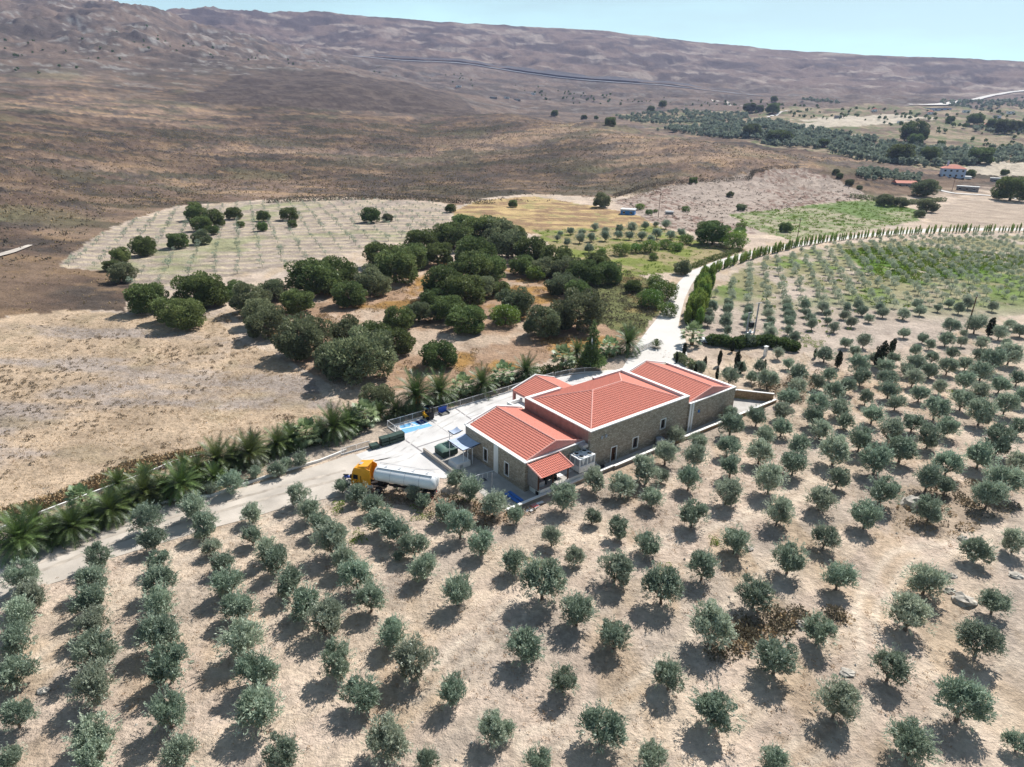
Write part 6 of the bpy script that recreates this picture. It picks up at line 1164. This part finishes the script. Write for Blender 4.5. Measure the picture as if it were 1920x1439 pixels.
hedge('scrub_line', 'green scrub along the ditch between plot and tan field', [(1600, 372), (1650, 378), (1700, 384), (1740, 380), (1770, 378)], 2.2, 2.5, 'oakleaf2', 3000)

# ================================================================ POLES, CAR, FAR BUILDINGS
t = thing('transformer_pole', 'twin-mast transformer pole with black transformer at the grove edge', 'pole', (*at(1404, 641)[:2], 0), R(20))
for x in (-1.1, 1.1):
    hh = 6.9 if x < 0 else 8.9; mb = MB(); mb.box(x-.1, x-.07, -.12, .12, 0, hh).box(x+.07, x+.1, -.12, .12, 0, hh)
    for k in range(int(hh/.6)): mb.add([(x-.069, -.02, k*.6), (x+.069, -.02, k*.6+.5), (x+.069, .02, k*.6+.5), (x-.069, .02, k*.6), (x-.069, -.02, k*.6+.06), (x+.069, -.02, k*.6+.56), (x+.069, .02, k*.6+.56), (x-.069, .02, k*.6+.06)], [(0, 3, 2, 1), (4, 5, 6, 7), (0, 1, 5, 4), (1, 2, 6, 5), (2, 3, 7, 6), (3, 0, 4, 7)])
    mb.build('mast', 'greytank', t)
MB().box(-1.0, 1.0, -.3, .3, 2.1, 2.2).box(-1.0, 1.0, -.05, .05, 3.3, 3.38).build('platform', 'steel', t); MB().box(-.45, .45, -.35, .35, 3.4, 4.5).build('transformer', 'dark', t); f = MB()
for k in range(6): f.box(-.4+k*.14, -.36+k*.14, .351, .45, 3.5, 4.3)
f.build('cooling_fin', 'dark', t)
for k in range(3): MB().lathe([(.05, 4.5), (.08, 4.56), (.05, 4.62), (.08, 4.68), (.03, 4.8)], 8, (-.3+k*.3, 0, 0)).build('insulator', 'whitepaint', t)
MB().box(-1.4, -.4, -.06, .06, 6.8, 6.9).build('crossarm', 'steel', t); MB().box(.3, 1.9, -.06, .06, 8.8, 8.9).build('crossarm', 'steel', t); MB().tube([(.2, .1, 2.2), (.2, .1, 3.3)], .04, 6).box(-.3, .1, -.2, .2, 2.21, 2.7).build('switch_box', 'whitepaint', t)
def pole(label, cx, cy, h, m='wood', arm=True):
    P = hit(cx, cy); t = thing('utility_pole', label, 'pole', P, random.random()); MB().tube([(0, 0, -.3), (0, 0, h)], [.16, .10], 8).build('shaft', m, t)
    if arm:
        MB().box(-.9, .9, -.05, .05, h-.35, h-.23).build('crossarm', 'steel' if m == 'wood' else m, t)
        for x in (-.8, 0, .8): MB().lathe([(.04, 0), (.07, .05), (.07, .15), (.02, .2)], 6, (x, 0, h-.23)).build('insulator', 'greytank', t)
pole('dark wooden utility pole leaning over the upper grove', 1812, 622, 9.0); pole('slim pole standing on the fallow slope near the blue hut', 1234, 409, 13, arm=False); pole('thin pole beside the poplar lane', 1492, 462, 11, arm=True); pole('short pole by the cottages', 1785, 358, 12, arm=False)
t = thing('gate_pillar', 'white capped meter pillar above the upper olives', 'pillar', (*at(1434, 668)[:2], 0), YR); MB().box(-.35, .35, -.25, .25, 0, 2.1).build('pillar_body', 'white', t); MB().box(-.45, .45, -.35, .35, 2.101, 2.2).build('cap', 'whitepaint', t); MB().box(-.22, .22, -.27, -.251, 1.0, 1.7).build('meter_door', 'steel', t)
def car():
    P = at(1330, 644); t = thing('parked_car', 'pale blue car with a white bonnet parked behind the fan palm', 'car', (P[0], P[1], 0), R(-12)); hw = .85
    pr = [(-2.1, .35), (-2.1, .85), (-1.5, .98), (-1.1, 1.02), (-.6, 1.42), (.7, 1.45), (1.35, 1.05), (2.05, .95), (2.1, .4)]
    V = [(x, -hw*(1 if z < 1.1 else .85), z) for x, z in pr]+[(x, hw*(1 if z < 1.1 else .85), z) for x, z in pr]; n = len(pr); MB().add(V, [tuple(range(n)), tuple(range(2*n-1, n-1, -1))]+[(i, n+i, n+(i+1) % n, (i+1) % n) for i in range(n)]).build('body', 'carblue', t)
    for s in (-1, 1): MB().add([(-.95, s*hw*.93, 1.06), (1.15, s*hw*.93, 1.08), (.65, s*hw*.88, 1.38), (-.55, s*hw*.88, 1.36), (-.95, s*hw*.8, 1.06), (1.15, s*hw*.8, 1.08), (.65, s*hw*.8, 1.38), (-.55, s*hw*.8, 1.36)], [(0, 1, 2, 3), (7, 6, 5, 4), (0, 4, 5, 1), (1, 5, 6, 2), (2, 6, 7, 3), (3, 7, 4, 0)]).build('side_window', 'glass', t)
    MB().add([(-1.12, -.7, 1.06), (-1.12, .7, 1.06), (-.64, .62, 1.42), (-.64, -.62, 1.42), (-1.0, -.7, 1.0), (-1.0, .7, 1.0), (-.55, .62, 1.36), (-.55, -.62, 1.36)], [(0, 3, 2, 1), (4, 5, 6, 7), (0, 1, 5, 4), (1, 2, 6, 5), (2, 3, 7, 6), (3, 0, 4, 7)]).build('windscreen', 'glass', t)
    MB().add([(1.4, -.7, 1.07), (1.4, .7, 1.07), (.75, .62, 1.47), (.75, -.62, 1.47), (1.3, -.7, 1.0), (1.3, .7, 1.0), (.7, .62, 1.38), (.7, -.62, 1.38)], [(0, 1, 2, 3), (7, 6, 5, 4), (1, 0, 4, 5), (2, 1, 5, 6), (3, 2, 6, 7), (0, 3, 7, 4)]).build('rear_window', 'glass', t)
    MB().add([(-2.08, -.8, .88), (-1.15, -.8, 1.03), (-1.15, .8, 1.03), (-2.08, .8, .88), (-2.08, -.8, .9), (-1.15, -.8, 1.05), (-1.15, .8, 1.05), (-2.08, .8, .9)], [(0, 3, 2, 1), (4, 5, 6, 7), (0, 1, 5, 4), (1, 2, 6, 5), (2, 3, 7, 6), (3, 0, 4, 7)]).build('bonnet', 'whitepaint', t)
    for x in (-1.3, 1.3):
        for s in (-1, 1): w = MB().tube([(x, s*.72, .32), (x, s*.88, .32)], .32, 16).build('wheel', 'dark', t); MB().tube([(x, s*.881, .32), (x, s*.9, .32)], .18, 10).build('rim', 'steel', w)
    for s in (-1, 1): MB().box(-2.13, -2.095, s*.6-.18, s*.6+.18, .62, .76).build('headlight', 'whitepaint', t); MB().box(2.09, 2.12, s*.65-.14, s*.65+.14, .65, .8).build('tail_light', 'red', t)
car()
mesh_fence('short grey gate fence at the palm side of the lane entrance', [tuple(at(1196, 662)[:2]), tuple(at(1214, 655)[:2]), tuple(at(1226, 650)[:2])], 1.3, world=True)
def house(label, cx, cy, wpx, dep, hpx, wall, roofm, rise, wins=3, storeys=1, rz=0., cat='house', name='house', hip=True):
    P = hit(cx, cy); k = depth(P)/CAM_F; w = wpx*k; h = hpx*k; d = dep*k; t = thing(name, label, cat, (P[0], P[1], P[2]-.3), rz-math.atan2(P[0], P[1])*.5)
    fh = h/storeys; ops = []; n = wins
    for s_ in range(storeys):
        for i in range(n): x = w*(i+.5)/n; ops.append((x-w*.09/ n*2, x+w*.09/n*2, s_, i))
    mb = MB(); T = Matrix.Translation((-w/2, 0, 0)); mb.box(0, w, .3, d, 0, h, T)
    for s_ in range(storeys): wall_along(mb, (-w/2, 0), (w/2, 0), s_*fh, (s_+1)*fh, .299, [(a, b_, s_*fh+fh*.35, s_*fh+fh*.75) for a, b_, q, i in ops if q == s_])
    mb.build('wall', wall, t)
    for a, b_, s_, i in ops:
        z0, z1 = s_*fh+fh*.35, s_*fh+fh*.75; g = .12*k*3; fr = MB().box(a-w/2, b_-w/2, -g, .02, z0-g*1.2, z0).box(a-w/2, b_-w/2, -g, .02, z1, z1+g).build('window', 'white', t); MB().box(a-w/2, b_-w/2, .12, .2, z0, z1).build('pane', 'glass', fr)
    e = w*.03; r = MB()
    if rise <= 0: r.box(-w/2-e, w/2+e, -e, d+e, h, h+.6)
    else:
        rh = rise*k; i_ = min(w, d)/2 if hip else 0
        V = [(-w/2-e, -e, h), (w/2+e, -e, h), (w/2+e, d+e, h), (-w/2-e, d+e, h), (-w/2+i_, d/2, h+rh), (w/2-i_, d/2, h+rh)]; r.add(V, [(0, 1, 5, 4), (1, 2, 5), (2, 3, 4, 5), (3, 0, 4), (0, 3, 2, 1)])
    r.build('roof', roofm, t); return t, w, d, h
t, w, d, h = house('pale blue two-storey house with a red tiled roof in the plain', 1786, 334, 38, 30, 17, 'bluewall', 'roofred', 7, 4, 2, R(-8)); MB().box(-w*.3, -w*.22, d*.6, d*.7, h, h+6).build('chimney', 'bluewall', t); MB().box(w*.5, w*.8, 0, d*.6, 0, h*.25).build('terrace', 'white', t)
house('low cottage with faded red roof behind the green willow', 1700, 352, 38, 22, 8, 'blockgrey', 'roofred', 4, 3, 1, R(10), hip=False)
house('long grey block shed with a pale sheet roof beside the track', 1812, 359, 34, 12, 8, 'blockgrey', 'sheetgrey', 0, 3, 1, R(-25), 'shed', 'shed'); house('narrow grey shed with light roof below the sand field', 1877, 343, 36, 10, 7, 'blockgrey', 'sheetgrey', 0, 2, 1, R(-20), 'shed', 'shed')
house('small pink-roofed cottage half hidden by dark oaks', 1727, 256, 20, 12, 5, 'white', 'roofred', 4, 2, 1); house('blue-roofed roadside hall under the far road', 1760, 208, 40, 16, 4, 'bluewall', 'hutblue', 0, 4, 1, 0, 'hall', 'hall')
house('tiny stone hut on the pale far field', 1572, 222, 12, 8, 4, 'blockgrey', 'sheetgrey', 0, 1, 1, 0, 'hut', 'hut'); house('white hut with dark roof right in the far plain', 1870, 222, 12, 8, 4, 'white', 'sheetgrey', 0, 1, 1, 0, 'hut', 'hut')
house('small blue hut with white sheet roof on the fallow slope', 1176, 404, 26, 22, 9, 'hutblue', 'sheetgrey', 0, 2, 1, R(-12), 'hut', 'hut'); house('tiny white shed beside a dark bush', 1130, 389, 12, 8, 5, 'white', 'sheetgrey', 0, 1, 1, 0, 'shed', 'shed'); house('low dark animal shelter near the slim pole', 1255, 403, 14, 8, 5, 'blockgrey', 'sheetgrey', 0, 1, 1, 0, 'shelter', 'shelter')
for k, (cx, cy, wp, col_) in enumerate(((860, 165, 10, 'white'), (1000, 178, 8, 'white'), (925, 186, 14, 'blockgrey'), (950, 186, 10, 'white'), (970, 190, 12, 'blockgrey'))):
    house(f'tiny far farm building, {ordn[k]} from the left under the high road', cx, cy, wp, 6, 3, col_, 'sheetgrey', 0, 1, 1, 0, 'farm building', 'farm_building')
for k, (cx, cy, wp) in enumerate(((1688, 232, 9), (1745, 216, 10), (1812, 212, 12), (1850, 238, 9), (1895, 214, 12), (1640, 210, 8))): house(f'small pale building, {ordn[k]} of the scattered ones in the far plain', cx, cy, wp, 7, 4, 'white', 'roofred' if k % 2 else 'sheetgrey', 3 if k % 2 else 0, 2, 1, 0, 'building', 'farm_building')
t = thing('white_stack', 'small white box by the olive grove edge near the big clump', 'box', (*at(733, 688)[:2], 0)); MB().box(-.35, .35, -.2, .2, 0, .5).build('box_body', 'whitepaint', t); MB().box(-.38, .38, -.23, .23, .501, .55).build('lid', 'white', t)
